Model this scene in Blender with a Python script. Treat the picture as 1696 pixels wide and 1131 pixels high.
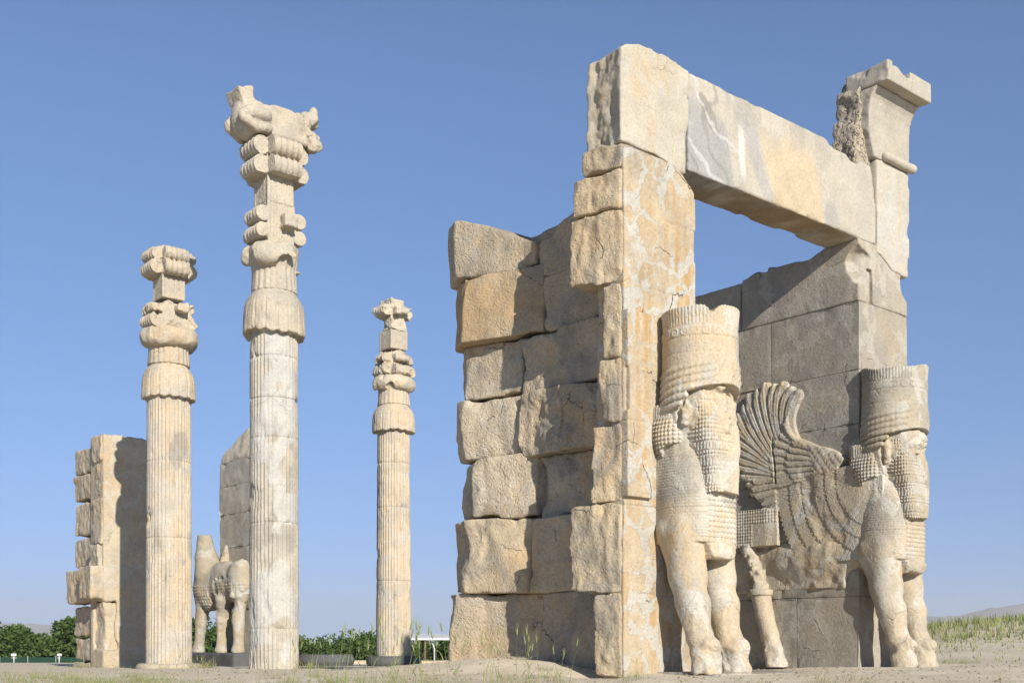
import bpy, math, random
import numpy as np

# ------------------------------------------------------------------ camera, sky, sun, exposure
scene = bpy.context.scene
for o in list(bpy.data.objects):
    bpy.data.objects.remove(o)
SUN_AZ, SUN_EL = math.radians(25.0), math.radians(22.7)   # azimuth from -Y towards +X

cam_d = bpy.data.cameras.new("camera")
cam = bpy.data.objects.new("camera", cam_d)
scene.collection.objects.link(cam)
cam.location = (0, 0, 0)
cam.rotation_euler = (math.radians(90), 0, 0)
cam_d.sensor_width = 36.0
cam_d.lens = 36.0 * 1900 / 1696
cam_d.shift_y = (1065 - 565.5) / 1696
cam_d.clip_end = 40000
cam_d.clip_start = 0.1
scene.camera = cam

world = bpy.data.worlds.new("World")
scene.world = world
world.use_nodes = True
wn = world.node_tree
sky = wn.nodes.new("ShaderNodeTexSky")
sky.sky_type = 'NISHITA'
sky.sun_disc = False
sky.sun_elevation = SUN_EL
sky.sun_rotation = math.pi - SUN_AZ
sky.altitude = 1600
sky.air_density = 1.0
sky.dust_density = 0.6
sky.ozone_density = 3.0
wtc = wn.nodes.new("ShaderNodeTexCoord")
wma = wn.nodes.new("ShaderNodeVectorMath")
wma.operation = 'MULTIPLY_ADD'
wma.inputs[1].default_value = (1, 1, .68)
wma.inputs[2].default_value = (0, 0, .165)
wno = wn.nodes.new("ShaderNodeVectorMath")
wno.operation = 'NORMALIZE'
wn.links.new(wtc.outputs["Generated"], wma.inputs[0])
wn.links.new(wma.outputs[0], wno.inputs[0])
wn.links.new(wno.outputs[0], sky.inputs["Vector"])
wse = wn.nodes.new("ShaderNodeSeparateXYZ")           # zenith dimmed, mostly out of view, so skylight fills shadows less
wn.links.new(wtc.outputs["Generated"], wse.inputs[0])
wmr = wn.nodes.new("ShaderNodeMapRange")
wmr.interpolation_type = 'SMOOTHSTEP'
for i_, v_ in zip((1, 2, 3, 4), (.42, .85, 1.0, .35)):
    wmr.inputs[i_].default_value = v_
wn.links.new(wse.outputs[2], wmr.inputs[0])
wmu = wn.nodes.new("ShaderNodeVectorMath")
wmu.operation = 'SCALE'
wti = wn.nodes.new("ShaderNodeVectorMath")
wti.operation = 'MULTIPLY'
wti.inputs[1].default_value = (.90, 1.0, 1.12)
wn.links.new(sky.outputs[0], wmu.inputs[0])
wnz = wn.nodes.new("ShaderNodeTexNoise")               # faint uneven dust
wnz.inputs["Scale"].default_value = 2.2
wnz.inputs["Detail"].default_value = 4
wmz = wn.nodes.new("ShaderNodeVectorMath")
wmz.operation = 'MULTIPLY'
wmz.inputs[1].default_value = (1, 1, 3)
wn.links.new(wtc.outputs["Generated"], wmz.inputs[0])
wn.links.new(wmz.outputs[0], wnz.inputs["Vector"])
wmm = wn.nodes.new("ShaderNodeMath")
wmm.operation = 'MULTIPLY_ADD'
wmm.inputs[1].default_value = .10
wmm.inputs[2].default_value = .95
wn.links.new(wnz.outputs[0], wmm.inputs[0])
wmx = wn.nodes.new("ShaderNodeMath")
wmx.operation = 'MULTIPLY'
wn.links.new(wmm.outputs[0], wmx.inputs[0])
wn.links.new(wmr.outputs[0], wmx.inputs[1])
wn.links.new(wmx.outputs[0], wmu.inputs["Scale"])
wn.links.new(wmu.outputs[0], wti.inputs[0])
wn.links.new(wti.outputs[0], wn.nodes["Background"].inputs[0])
wn.nodes["Background"].inputs[1].default_value = 0.106

sun_d = bpy.data.lights.new("sun", 'SUN')
sun_d.energy = 5.0
sun_d.angle = math.radians(0.5)
sun_d.color = (1.0, 0.943, 0.855)
sun = bpy.data.objects.new("sun", sun_d)
scene.collection.objects.link(sun)
sun.location = (20, -40, 30)
sun.rotation_euler = (math.pi / 2 - SUN_EL, 0, SUN_AZ)
scene.view_settings.view_transform = 'Standard'
scene.view_settings.look = 'None'
scene.view_settings.exposure = 0.38
scene.view_settings.gamma = 1.0

# ------------------------------------------------------------------ helpers
C = scene.collection
rng = np.random.RandomState(11)
LAT = rng.rand(32, 32, 32).astype(np.float32) * 2 - 1


def vn(p, crisp=False):
    p = np.asarray(p, np.float32)
    i = np.floor(p).astype(np.int32)
    f = p - i
    if not crisp:
        f = f * f * (3 - 2 * f)
    i0 = i & 31
    i1 = (i + 1) & 31
    x0, y0, z0 = i0[:, 0], i0[:, 1], i0[:, 2]
    x1, y1, z1 = i1[:, 0], i1[:, 1], i1[:, 2]
    fx, fy, fz = f[:, 0], f[:, 1], f[:, 2]
    a = LAT[x0, y0, z0] * (1 - fx) + LAT[x1, y0, z0] * fx
    b = LAT[x0, y1, z0] * (1 - fx) + LAT[x1, y1, z0] * fx
    c = LAT[x0, y0, z1] * (1 - fx) + LAT[x1, y0, z1] * fx
    d = LAT[x0, y1, z1] * (1 - fx) + LAT[x1, y1, z1] * fx
    return (a * (1 - fy) + b * fy) * (1 - fz) + (c * (1 - fy) + d * fy) * fz


def fbm(p, sc=1.0, octv=3, seed=0.0):
    q = p * sc + np.array([seed * 7.31, seed * 3.17, seed * 5.77])
    s = 0
    a = 1.0
    for k in range(octv):
        s = s + a * vn(q)
        q = q * 2.03 + 13.7
        a *= .5
    return s * .6


ROT = np.array([[.48, -.72, .50], [.80, .59, .08], [-.36, .36, .86]])


def facet(p, sc=1.0, octv=3, seed=0.0):
    """noise with creases, like a fractured surface"""
    q = (p * sc + np.array([seed * 5.31, seed * 2.17, seed * 6.77])) @ ROT
    s = 0
    a = 1.0
    for k in range(octv):
        s = s + a * vn(q + .35 * vn(q * .7 + 3.1)[:, None], True)
        q = (q * 1.93 + 9.1) @ ROT
        a *= .52
    return s * .62


def ridged(p, sc=1.0, octv=2, seed=0.0):
    q = p * sc + np.array([seed * 4.31, seed * 9.17, seed * 2.77])
    s = 0
    a = 1.0
    for k in range(octv):
        s = s + a * (1 - 2 * np.abs(vn(q)))
        q = q * 2.1 + 5.3
        a *= .5
    return s * .5


def smin(a, b, k):
    h = np.clip(.5 + .5 * (b - a) / k, 0, 1)
    return b * (1 - h) + a * h - k * h * (1 - h)


def smax(a, b, k):
    return -smin(-a, -b, k)


def sstep(a, b, x):
    t = np.clip((x - a) / (b - a), 0, 1)
    return t * t * (3 - 2 * t)


def box(p, lo, hi, r=0.0):
    lo = np.asarray(lo, float)
    hi = np.asarray(hi, float)
    q = np.abs(p - (lo + hi) / 2) - ((hi - lo) / 2 - r)
    return np.sqrt((np.maximum(q, 0) ** 2).sum(1)) + np.minimum(q.max(1), 0) - r


def ell(p, c, r):
    q = p - np.asarray(c, float)
    r = np.asarray(r, float)
    k0 = np.sqrt(((q / r) ** 2).sum(1)) + 1e-9
    k1 = np.sqrt(((q / (r * r)) ** 2).sum(1)) + 1e-9
    return k0 * (k0 - 1) / k1


def cap(p, a, b, ra, rb):
    a = np.asarray(a, float)
    b = np.asarray(b, float)
    ab = b - a
    t = np.clip(((p - a) @ ab) / (ab @ ab), 0, 1)
    return np.sqrt(((p - a - t[:, None] * ab) ** 2).sum(1)) - (ra + (rb - ra) * t)


def chain(p, pts, k=.05):
    d = None
    for (a, ra), (b, rb) in zip(pts[:-1], pts[1:]):
        e = cap(p, a, b, ra, rb)
        d = e if d is None else smin(d, e, k)
    return d


def cyl(p, c, axis, r, half, rd=.02):
    q = p - np.asarray(c, float)
    o = [i for i in range(3) if i != axis]
    dr = np.sqrt(q[:, o[0]] ** 2 + q[:, o[1]] ** 2) - (r - rd)
    dz = np.abs(q[:, axis]) - (half - rd)
    return np.minimum(np.maximum(dr, dz), 0) + np.sqrt(np.maximum(dr, 0) ** 2 + np.maximum(dz, 0) ** 2) - rd


def nets(D, lo, h):
    s = D < 0
    c = np.zeros(tuple(n - 1 for n in D.shape), np.int8)
    for dx in (0, 1):
        for dy in (0, 1):
            for dz in (0, 1):
                c += s[dx:s.shape[0] - 1 + dx, dy:s.shape[1] - 1 + dy, dz:s.shape[2] - 1 + dz]
    M = (c > 0) & (c < 8)
    idx = np.argwhere(M)
    gid = np.full(M.shape, -1, np.int32)
    gid[M] = np.arange(len(idx))
    P = np.zeros((len(idx), 3))
    n = np.zeros(len(idx))
    for ax in range(3):
        o = [i for i in range(3) if i != ax]
        for u in (0, 1):
            for v in (0, 1):
                a = idx.copy()
                a[:, o[0]] += u
                a[:, o[1]] += v
                b = a.copy()
                b[:, ax] += 1
                da = D[a[:, 0], a[:, 1], a[:, 2]]
                db = D[b[:, 0], b[:, 1], b[:, 2]]
                cr = (da < 0) != (db < 0)
                t = np.where(cr, da / np.where(cr, da - db, 1), 0)
                q = a.astype(float)
                q[:, ax] += t
                P[cr] += q[cr]
                n[cr] += 1
    V = P / n[:, None] * h + np.asarray(lo)
    F = []
    e = np.argwhere(s[:-1, 1:-1, 1:-1] != s[1:, 1:-1, 1:-1]) + (0, 1, 1)
    i, j, k = e.T
    q = np.stack([gid[i, j - 1, k - 1], gid[i, j, k - 1], gid[i, j, k], gid[i, j - 1, k]], 1)
    fl = s[i, j, k]
    F.append(np.where(fl[:, None], q, q[:, ::-1]))
    e = np.argwhere(s[1:-1, :-1, 1:-1] != s[1:-1, 1:, 1:-1]) + (1, 0, 1)
    i, j, k = e.T
    q = np.stack([gid[i - 1, j, k - 1], gid[i - 1, j, k], gid[i, j, k], gid[i, j, k - 1]], 1)
    fl = s[i, j, k]
    F.append(np.where(fl[:, None], q, q[:, ::-1]))
    e = np.argwhere(s[1:-1, 1:-1, :-1] != s[1:-1, 1:-1, 1:]) + (1, 1, 0)
    i, j, k = e.T
    q = np.stack([gid[i - 1, j - 1, k], gid[i, j - 1, k], gid[i, j, k], gid[i - 1, j, k]], 1)
    fl = s[i, j, k]
    F.append(np.where(fl[:, None], q, q[:, ::-1]))
    return V, np.concatenate(F)


def sdf(f, lo, hi, h, slack=.06):
    """Surface of the signed distance f inside the box lo..hi, cells of h."""
    lo = np.asarray(lo, float) - 2 * h
    hi = np.asarray(hi, float) + 2 * h
    B = 10
    nb = np.ceil((hi - lo) / (h * B)).astype(int)
    n = nb * B + 1
    D = np.ones(tuple(n), np.float32)
    bi = np.stack(np.meshgrid(*[np.arange(k) for k in nb], indexing='ij'), -1).reshape(-1, 3)
    ctr = lo + (bi * B + B / 2) * h
    dc = np.concatenate([f(ctr[i:i + 200000]) for i in range(0, len(ctr), 200000)])
    lim = B * h * .5 * 1.7321 * 1.2 + slack
    off = np.stack(np.meshgrid(*[np.arange(B + 1)] * 3, indexing='ij'), -1).reshape(-1, 3)
    for b, d in zip(bi[dc < -lim], dc[dc < -lim]):
        a = b * B
        D[a[0]:a[0] + B + 1, a[1]:a[1] + B + 1, a[2]:a[2] + B + 1] = -1
    act = bi[np.abs(dc) <= lim]
    for i in range(0, len(act), 300):
        g = (act[i:i + 300, None, :] * B + off[None]).reshape(-1, 3)
        d = f(lo + g * h)
        D[g[:, 0], g[:, 1], g[:, 2]] = d
    D[0], D[-1] = 1, 1
    D[:, 0], D[:, -1] = 1, 1
    D[:, :, 0], D[:, :, -1] = 1, 1
    return nets(D, lo, h)


def make_mesh(name, V, F, mats, smooth=True, col=None, mi=None):
    me = bpy.data.meshes.new(name)
    V = np.asarray(V, np.float32)
    if isinstance(F, np.ndarray):
        k = F.shape[1]
        me.vertices.add(len(V))
        me.vertices.foreach_set("co", V.ravel())
        me.loops.add(F.size)
        me.loops.foreach_set("vertex_index", F.astype(np.int32).ravel())
        me.polygons.add(len(F))
        me.polygons.foreach_set("loop_start", np.arange(0, F.size, k, dtype=np.int32))
        me.update(calc_edges=True)
        me.validate()
    else:
        me.from_pydata([tuple(map(float, v)) for v in V], [], F)
    me.polygons.foreach_set("use_smooth", np.full(len(me.polygons), smooth, bool))
    for m in (mats if isinstance(mats, (list, tuple)) else [mats]):
        me.materials.append(m)
    if mi is not None:
        me.polygons.foreach_set("material_index", np.asarray(mi, np.int32))
    if col is None and any(m.get("patch") for m in (mats if isinstance(mats, (list, tuple)) else [mats])):
        col = np.zeros((len(V), 4))
    if col is not None:
        at = me.attributes.new("patch", 'FLOAT_COLOR', 'POINT')
        at.data.foreach_set("color", np.asarray(col, np.float32).ravel())
    me.update()
    return me


def thing(name, label, cat, loc=(0, 0, 0), rotz=0.0, group=None, kind=None, mesh=None):
    o = bpy.data.objects.new(name, mesh)
    C.objects.link(o)
    o.location = loc
    o.rotation_euler = (0, 0, rotz)
    if label:
        o["label"] = label
    if cat:
        o["category"] = cat
    if group:
        o["group"] = group
    if kind:
        o["kind"] = kind
    return o


def part(name, V, F, mat, root, base=(0, 0, 0), label=None, **kw):
    o = bpy.data.objects.new(name, make_mesh(name, np.asarray(V) - np.asarray(base), F, mat, **kw))
    C.objects.link(o)
    o.parent = root
    if label:
        o["label"] = label
    return o


class Frame:
    """A local frame of the gateways: x along the wall (north), y into the passage, z up."""
    TH = math.radians(40.17)

    def __init__(s, X, Y):
        s.o = (X, Y)

    def w(s, x, y, z):
        c, sn = math.cos(s.TH), math.sin(s.TH)
        return (s.o[0] + c * x - sn * y, s.o[1] + sn * x + c * y, z)

    def thing(s, name, label, cat, base, group=None):
        return thing(name, label, cat, s.w(*base), s.TH, group)


G = Frame(1.61, 17.0)

# ------------------------------------------------------------------ materials


class NT:
    def __init__(s, name):
        s.m = bpy.data.materials.new(name)
        s.m.use_nodes = True
        s.t = s.m.node_tree
        s.b = s.t.nodes["Principled BSDF"]
        s.b.inputs["Specular IOR Level"].default_value = .15
        s.b.inputs["Roughness"].default_value = .9

    def n(s, kind, **kw):
        nd = s.t.nodes.new("ShaderNode" + kind)
        for k, v in kw.items():
            setattr(nd, k, v)
        return nd

    def put(s, sock, v):
        if hasattr(v, "links") or hasattr(v, "is_linked"):
            s.t.links.new(v, sock)
        else:
            sock.default_value = v

    def math(s, op, a, b=0.0, c=0.0, clamp=False):
        nd = s.n("Math", operation=op, use_clamp=clamp)
        for i, v in enumerate((a, b, c)):
            if i < len(nd.inputs):
                s.put(nd.inputs[i], v)
        return nd.outputs[0]

    def ramp(s, x, a, b, lo=0.0, hi=1.0):
        nd = s.n("MapRange", interpolation_type='SMOOTHSTEP')
        s.put(nd.inputs[0], x)
        for i, v in zip((1, 2, 3, 4), (a, b, lo, hi)):
            nd.inputs[i].default_value = v
        return nd.outputs[0]

    def vec(s, v, sc=(1, 1, 1), off=(0, 0, 0)):
        nd = s.n("Mapping")
        s.put(nd.inputs[0], v)
        nd.inputs["Scale"].default_value = sc
        nd.inputs["Location"].default_value = off
        return nd.outputs[0]

    def noise(s, v, scale, detail=4, rough=.55, dist=0.0):
        nd = s.n("TexNoise")
        s.put(nd.inputs["Vector"], v)
        nd.inputs["Scale"].default_value = scale
        nd.inputs["Detail"].default_value = detail
        nd.inputs["Roughness"].default_value = rough
        nd.inputs["Distortion"].default_value = dist
        return nd

    def mix(s, f, a, b, mode='MIX'):
        nd = s.n("Mix", data_type='RGBA', blend_type=mode)
        s.put(nd.inputs[0], f)
        s.put(nd.inputs[6], a if not isinstance(a, tuple) else (*a, 1))
        s.put(nd.inputs[7], b if not isinstance(b, tuple) else (*b, 1))
        return nd.outputs[2]

    def vor(s, v, scale, feature='DISTANCE_TO_EDGE', rnd=1.0):
        nd = s.n("TexVoronoi", feature=feature)
        s.put(nd.inputs["Vector"], v)
        nd.inputs["Scale"].default_value = scale
        nd.inputs["Randomness"].default_value = rnd
        return nd


def stone(name, base, ochre, grey, k_ochre=.5, k_grey=.3, mortar=0.0, crack=.5, dark=.3, bump=.5,
          pit=.3, msc=1.5, streak=.6, dsc=(1, 1, .6), patch=False, seed=0.0, dist=.03, mcol=(.50, .47, .40)):
    t = NT(name)
    tc = t.n("TexCoord").outputs["Object"]
    if seed:
        tc = t.vec(tc, off=(seed, seed * 1.7, seed * .6))
    big = t.noise(tc, .55, 5, .6).outputs[0]
    st = t.noise(t.vec(tc, (7, 7, .4)), 1.0, 5, .65).outputs[0]
    med = t.noise(tc, 2.2, 6, .62, .4).outputs[0]
    fine = t.noise(tc, 22, 6, .65).outputs[0]
    o_f = t.math('ADD', t.math('MULTIPLY', big, 1 - streak * .6), t.math('MULTIPLY', st, streak * .6))
    o_f = t.math('MULTIPLY', t.ramp(o_f, .42, .66), k_ochre)
    warp = t.n("VectorMath", operation='MULTIPLY_ADD')
    nz = t.noise(tc, 1.3, 5, .6)
    t.put(warp.inputs[0], nz.outputs["Color"])
    warp.inputs[1].default_value = (.55, .55, .55)
    t.put(warp.inputs[2], tc)
    wv = warp.outputs[0]
    if mortar > .3:
        cellv = t.vor(t.vec(wv, (1, 1, .85)), msc, 'F1').outputs["Color"]
        sp = t.n("SeparateColor")
        t.put(sp.inputs[0], cellv)
        o_f = t.math('MULTIPLY', o_f, t.math('MULTIPLY_ADD', sp.outputs[0], .9, .5), clamp=True)
    col = t.mix(o_f, base, ochre)
    g_f = t.math('MULTIPLY', t.ramp(t.noise(t.vec(tc, off=(5, 9, 3)), .9, 5, .6, .6).outputs[0], .47, .66), k_grey)
    col = t.mix(g_f, col, grey)
    t.m["patch"] = bool(patch)
    if patch:
        at = t.n("Attribute", attribute_name="patch")
        col = t.mix(at.outputs["Alpha"], col, at.outputs["Color"])
    hts = []
    if mortar > 0:
        e = t.vor(t.vec(wv, (1, 1, .85)), msc).outputs[0]
        wv2 = t.noise(tc, 3.2, 5, .6).outputs[0]
        wdt = t.ramp(wv2, .38, .72, .015, .26)
        ln = t.math('SUBTRACT', 1.0, t.math('DIVIDE', e, wdt), clamp=True)
        ln = t.ramp(ln, .10, .22)
        mk = t.ramp(t.noise(t.vec(tc, off=(2, 4, 8)), .75, 3).outputs[0], .36, .50)
        mf = t.math('MULTIPLY', t.math('MULTIPLY', ln, mk), mortar)
        col = t.mix(mf, col, mcol)
        hts.append((mf, .006))
        rim = t.math('MULTIPLY', t.ramp(t.math('ABSOLUTE', t.math('SUBTRACT', ln, .5)), .1, .45, .75, 0), mk)
        col = t.mix(rim, col, (.26, .20, .13))
    if crack > 0:
        e = t.vor(t.vec(wv, (1, 1, 1.2), (3, 1, 7)), .8).outputs[0]
        ln = t.ramp(e, .002, .009, 1, 0)
        mk = t.ramp(t.noise(t.vec(tc, off=(7, 1, 2)), 1.3, 3).outputs[0], .53, .62)
        cf = t.math('MULTIPLY', t.math('MULTIPLY', ln, mk), crack)
        col = t.mix(cf, col, (.12, .09, .06))
        hts.append((cf, -.02))
    d_f = t.math('MULTIPLY', t.ramp(t.noise(t.vec(tc, dsc, (9, 3, 4)), 1.6, 8, .7, .3).outputs[0], .54, .74), dark)
    col = t.mix(d_f, col, (.20, .16, .12))
    v = t.math('MULTIPLY_ADD', t.math('MULTIPLY_ADD', t.noise(tc, 55, 4, .7).outputs[0], .5, fine), .62, .43)
    v = t.math('MULTIPLY', v, t.math('MULTIPLY_ADD', med, .5, .76))
    rnd = t.n("ObjectInfo").outputs["Random"]
    v = t.math('MULTIPLY', v, t.math('MULTIPLY_ADD', rnd, .14, .93))
    cc = t.n("CombineColor")
    for i in range(3):
        t.put(cc.inputs[i], v)
    col = t.mix(1.0, col, cc.outputs[0], 'MULTIPLY')
    t.put(t.b.inputs["Base Color"], col)
    # height
    h = t.math('MULTIPLY', fine, .6)
    h = t.math('ADD', h, t.math('MULTIPLY', t.noise(tc, 7, 7, .7, .5).outputs[0], .8))
    pv = t.vor(t.vec(wv, (1, 1, 1)), 16, 'F1').outputs[0]
    h = t.math('ADD', h, t.math('MULTIPLY', t.ramp(pv, 0.0, .5), pit))
    for a, k in hts:
        h = t.math('ADD', h, t.math('MULTIPLY', a, k / max(dist, .001)))
    bp = t.n("Bump")
    bp.inputs["Strength"].default_value = bump
    bp.inputs["Distance"].default_value = dist
    t.put(bp.inputs["Height"], h)
    t.put(t.b.inputs["Normal"], bp.outputs[0])
    return t.m


CREAM, OCHRE, GREY = (.50, .42, .30), (.47, .29, .13), (.33, .31, .27)
M_jamb = stone("jamb limestone", (.505, .42, .29), (.48, .31, .145), GREY, .85, .3, mortar=.9, crack=1.0, dark=.45, bump=.6, streak=1.3, msc=2.3, mcol=(.50, .475, .41))
M_rough = stone("rough quarry face", (.49, .405, .275), (.46, .295, .14), (.27, .25, .215), .7, .7, crack=.8, dark=.55,
                bump=.8, pit=.25, streak=.35, dist=.04)
M_rear = stone("weathered wall block", (.49, .415, .30), (.45, .31, .165), (.27, .255, .22), .65, .7, mortar=.25, crack=.8,
               dark=.5, bump=.9, pit=.3, streak=.6, dist=.045, seed=3)
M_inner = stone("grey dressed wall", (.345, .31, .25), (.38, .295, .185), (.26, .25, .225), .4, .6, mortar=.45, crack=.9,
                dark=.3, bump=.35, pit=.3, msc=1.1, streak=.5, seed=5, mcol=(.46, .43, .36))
M_inner2 = stone("pale grey far wall", (.44, .395, .315), (.44, .34, .22), (.33, .315, .28), .3, .5, mortar=.6, crack=.5,
                 dark=.3, bump=.35, pit=.3, msc=1.1, streak=.8, seed=15)
M_lint = stone("pale lintel stone", (.44, .40, .325), (.45, .36, .23), (.38, .36, .315), .4, .35, mortar=.0, crack=.35,
               dark=.15, bump=.25, pit=.2, streak=1.2, patch=True, seed=2)
M_end = stone("cream lintel stone", (.50, .45, .35), (.48, .37, .22), (.40, .375, .32), .45, .3, mortar=.35, crack=.4,
              dark=.15, bump=.35, streak=1.2, patch=True, seed=7)
M_statue = stone("carved limestone", (.51, .43, .305), (.50, .345, .18), (.36, .345, .305), .7, .75, mortar=.75, crack=.5,
                 dark=.25, bump=.4, pit=.5, msc=1.2, streak=.6, seed=4)
M_statue2 = stone("carved grey limestone", (.45, .39, .29), (.45, .33, .19), (.31, .295, .26), .5, .65, mortar=.8, crack=.5,
                  dark=.25, bump=.4, pit=.5, msc=1.0, streak=.6, seed=6)
M_col = stone("column marble", (.42, .385, .315), (.43, .34, .215), (.32, .31, .28), .35, .5, mortar=.25, crack=.55,
              dark=.5, dsc=(2.6, 2.6, .4), bump=.4, streak=1.0, patch=True, seed=8)
M_colo = stone("ochre column marble", (.52, .45, .34), (.50, .345, .18), (.37, .345, .30), .6, .4, mortar=.3, crack=.55,
               dark=.65, dsc=(2.6, 2.6, .4), bump=.4, streak=1.1, patch=True, seed=9)
M_cap = stone("capital stone", (.50, .44, .34), (.48, .35, .20), (.34, .325, .29), .3, .35, mortar=.0, crack=.4,
              dark=.3, bump=.6, pit=.5, streak=.5, seed=10)
M_capo = stone("ochre capital stone", (.51, .44, .33), (.48, .335, .18), (.35, .33, .285), .5, .5, mortar=.3, crack=.4,
               dark=.35, bump=.6, pit=.5, streak=.5, seed=12)
M_far = stone("far pier stone", (.49, .41, .29), (.46, .31, .155), (.36, .33, .28), .6, .5, mortar=.4, crack=.5,
              dark=.25, bump=.5, streak=.6, seed=13)
M_dark = stone("dark stone and shaded base", (.11, .115, .115), (.13, .12, .10), (.09, .095, .10), .3, .3, crack=.2, dark=.2, bump=.3, seed=1)
M_rubble = stone("rubble concrete core", (.43, .37, .28), (.42, .33, .22), (.30, .28, .24), .5, .5, crack=0, dark=.35, bump=.8,
                 pit=1.5, dist=.07, seed=14)


def simple(name, c1, c2, sc=3.0, rough=.8, bump=0.0):
    t = NT(name)
    tc = t.n("TexCoord").outputs["Object"]
    nz = t.noise(tc, sc, 5).outputs[0]
    t.put(t.b.inputs["Base Color"], t.mix(t.ramp(nz, .35, .65), c1, c2))
    t.b.inputs["Roughness"].default_value = rough
    if bump:
        bp = t.n("Bump")
        bp.inputs["Strength"].default_value = bump
        bp.inputs["Distance"].default_value = .02
        t.put(bp.inputs["Height"], nz)
        t.put(t.b.inputs["Normal"], bp.outputs[0])
    return t.m


def leafy(name, c1, c2, trans=.3):
    t = NT(name)
    geo = t.n("NewGeometry")
    oi = t.n("ObjectInfo")
    f = t.math('FRACT', t.math('ADD', geo.outputs["Random Per Island"], oi.outputs["Random"]))
    col = t.mix(f, c1, c2)
    t.put(t.b.inputs["Base Color"], col)
    tr = t.n("BsdfTranslucent")
    t.put(tr.inputs[0], col)
    mx = t.n("MixShader")
    mx.inputs[0].default_value = trans
    out = t.t.nodes["Material Output"]
    t.t.links.new(t.b.outputs[0], mx.inputs[1])
    t.t.links.new(tr.outputs[0], mx.inputs[2])
    t.t.links.new(mx.outputs[0], out.inputs[0])
    return t.m


def sand_mat():
    t = NT("dry sand")
    tc = t.n("TexCoord").outputs["Object"]
    a = t.noise(tc, .35, 6, .6).outputs[0]
    b = t.noise(tc, 4, 6, .65).outputs[0]
    c = t.noise(tc, 45, 4, .7).outputs[0]
    col = t.mix(t.ramp(a, .35, .65), (.60, .51, .375), (.66, .575, .44))
    col = t.mix(t.ramp(b, .5, .75, 0, .5), col, (.52, .43, .31))
    v = t.math('MULTIPLY_ADD', c, .7, .65)
    cc = t.n("CombineColor")
    for i in range(3):
        t.put(cc.inputs[i], v)
    col = t.mix(1.0, col, cc.outputs[0], 'MULTIPLY')
    # dry grass and plain green far from the ruins
    pos = t.n("NewGeometry").outputs["Position"]
    sx = t.n("SeparateXYZ")
    t.put(sx.inputs[0], pos)
    far = t.ramp(sx.outputs[1], 74, 84)
    plain = t.mix(t.ramp(t.noise(tc, .02, 5).outputs[0], .4, .6), (.075, .095, .04), (.20, .17, .10))
    col = t.mix(far, col, plain)
    t.put(t.b.inputs["Base Color"], col)
    h = t.math('ADD', t.math('MULTIPLY', c, .5), b)
    bp = t.n("Bump")
    bp.inputs["Strength"].default_value = .8
    bp.inputs["Distance"].default_value = .03
    t.put(bp.inputs["Height"], h)
    t.put(t.b.inputs["Normal"], bp.outputs[0])
    return t.m


M_sand = sand_mat()
M_pebble = simple("pebbles", (.34, .28, .21), (.22, .19, .15), 20)
M_rock = simple("bare mountain rock", (.26, .21, .17), (.17, .15, .13), .002)
M_leaf = leafy("tree leaves", (.05, .095, .022), (.115, .165, .05))
M_leaf2 = leafy("pale tree leaves", (.075, .125, .03), (.15, .20, .07))
M_bark = simple("bark", (.09, .065, .045), (.05, .04, .03), 6)
M_grass = leafy("green grass", (.17, .24, .075), (.34, .35, .14), .35)
M_dry = leafy("dry grass", (.46, .40, .22), (.26, .29, .12), .35)
M_ear = leafy("barley ears", (.36, .38, .17), (.26, .31, .12), .3)
M_white = simple("white paint", (.60, .60, .59), (.52, .52, .51), 2, .5)
M_metal = simple("grey metal", (.30, .30, .29), (.24, .24, .24), 4, .5)
M_wood = simple("brown post", (.16, .11, .07), (.11, .08, .05), 8)
M_hedge = leafy("fence mesh green", (.018, .05, .032), (.03, .07, .045), .1)
M_rope = simple("red rope", (.42, .13, .06), (.36, .11, .05), 9)

# ------------------------------------------------------------------ ground, mountains


def ground_z(X, Y):
    X = np.asarray(X, float)
    Y = np.asarray(Y, float)
    z = np.interp(Y, [-50, 10, 18, 28, 32.5, 44, 60, 73, 95, 130, 30000],
                  [-.50, -.50, -.46, -.634, -.735, -.875, -1.05, -1.22, -4.6, -5.0, -5.0])
    mound = 2.15 * np.exp(-((X - 27) / 11.5) ** 2 / 2 - ((Y - 52) / 11) ** 2 / 2)
    z = z + mound * sstep(5, 14, X)
    z = z + .23 * np.exp(-((X + .3) / 1.25) ** 2 / 2 - ((Y - 18.9) / .9) ** 2 / 2)
    z = z - .16 * np.exp(-((X - 1.2) / .35) ** 2 / 2 - ((Y - 16.9) / .5) ** 2 / 2)
    z = z + .10 * sstep(3.5, 8.5, X) * (1 - sstep(24, 32, Y)) * sstep(16, 19, Y)
    p = np.stack([X.ravel(), Y.ravel(), np.zeros(X.size)], 1)
    n = fbm(p, .45, 3, 2) * .05 + fbm(p, 1.6, 4, 4) * .035 + fbm(p, 9, 2, 5) * .008
    n = n * (1 - sstep(20, 60, p[:, 1])) * sstep(-5, 8, p[:, 1])
    return z + n.reshape(X.shape)


def build_ground():
    ys = np.concatenate([np.linspace(-60, 9, 12), np.arange(9.4, 24, .14), np.arange(24, 48, .35), np.arange(48, 130, 1.2),
                         np.geomspace(132, 26000, 26)])
    xs = np.concatenate([-np.geomspace(26000, 42, 26), np.arange(-40, -8, .8), np.arange(-8, 12.01, .14), np.arange(12.6, 44, .8),
                         np.geomspace(46, 26000, 26)])
    X, Y = np.meshgrid(xs, ys, indexing='ij')
    Z = ground_z(X, Y)
    V = np.stack([X, Y, Z], -1).reshape(-1, 3)
    nx, ny = X.shape
    i, j = np.meshgrid(np.arange(nx - 1), np.arange(ny - 1), indexing='ij')
    a = (i * ny + j).ravel()
    F = np.stack([a, a + ny, a + ny + 1, a + 1], 1)
    thing("ground", None, None, kind="structure", mesh=make_mesh("ground", V, F, M_sand))


build_ground()


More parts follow.
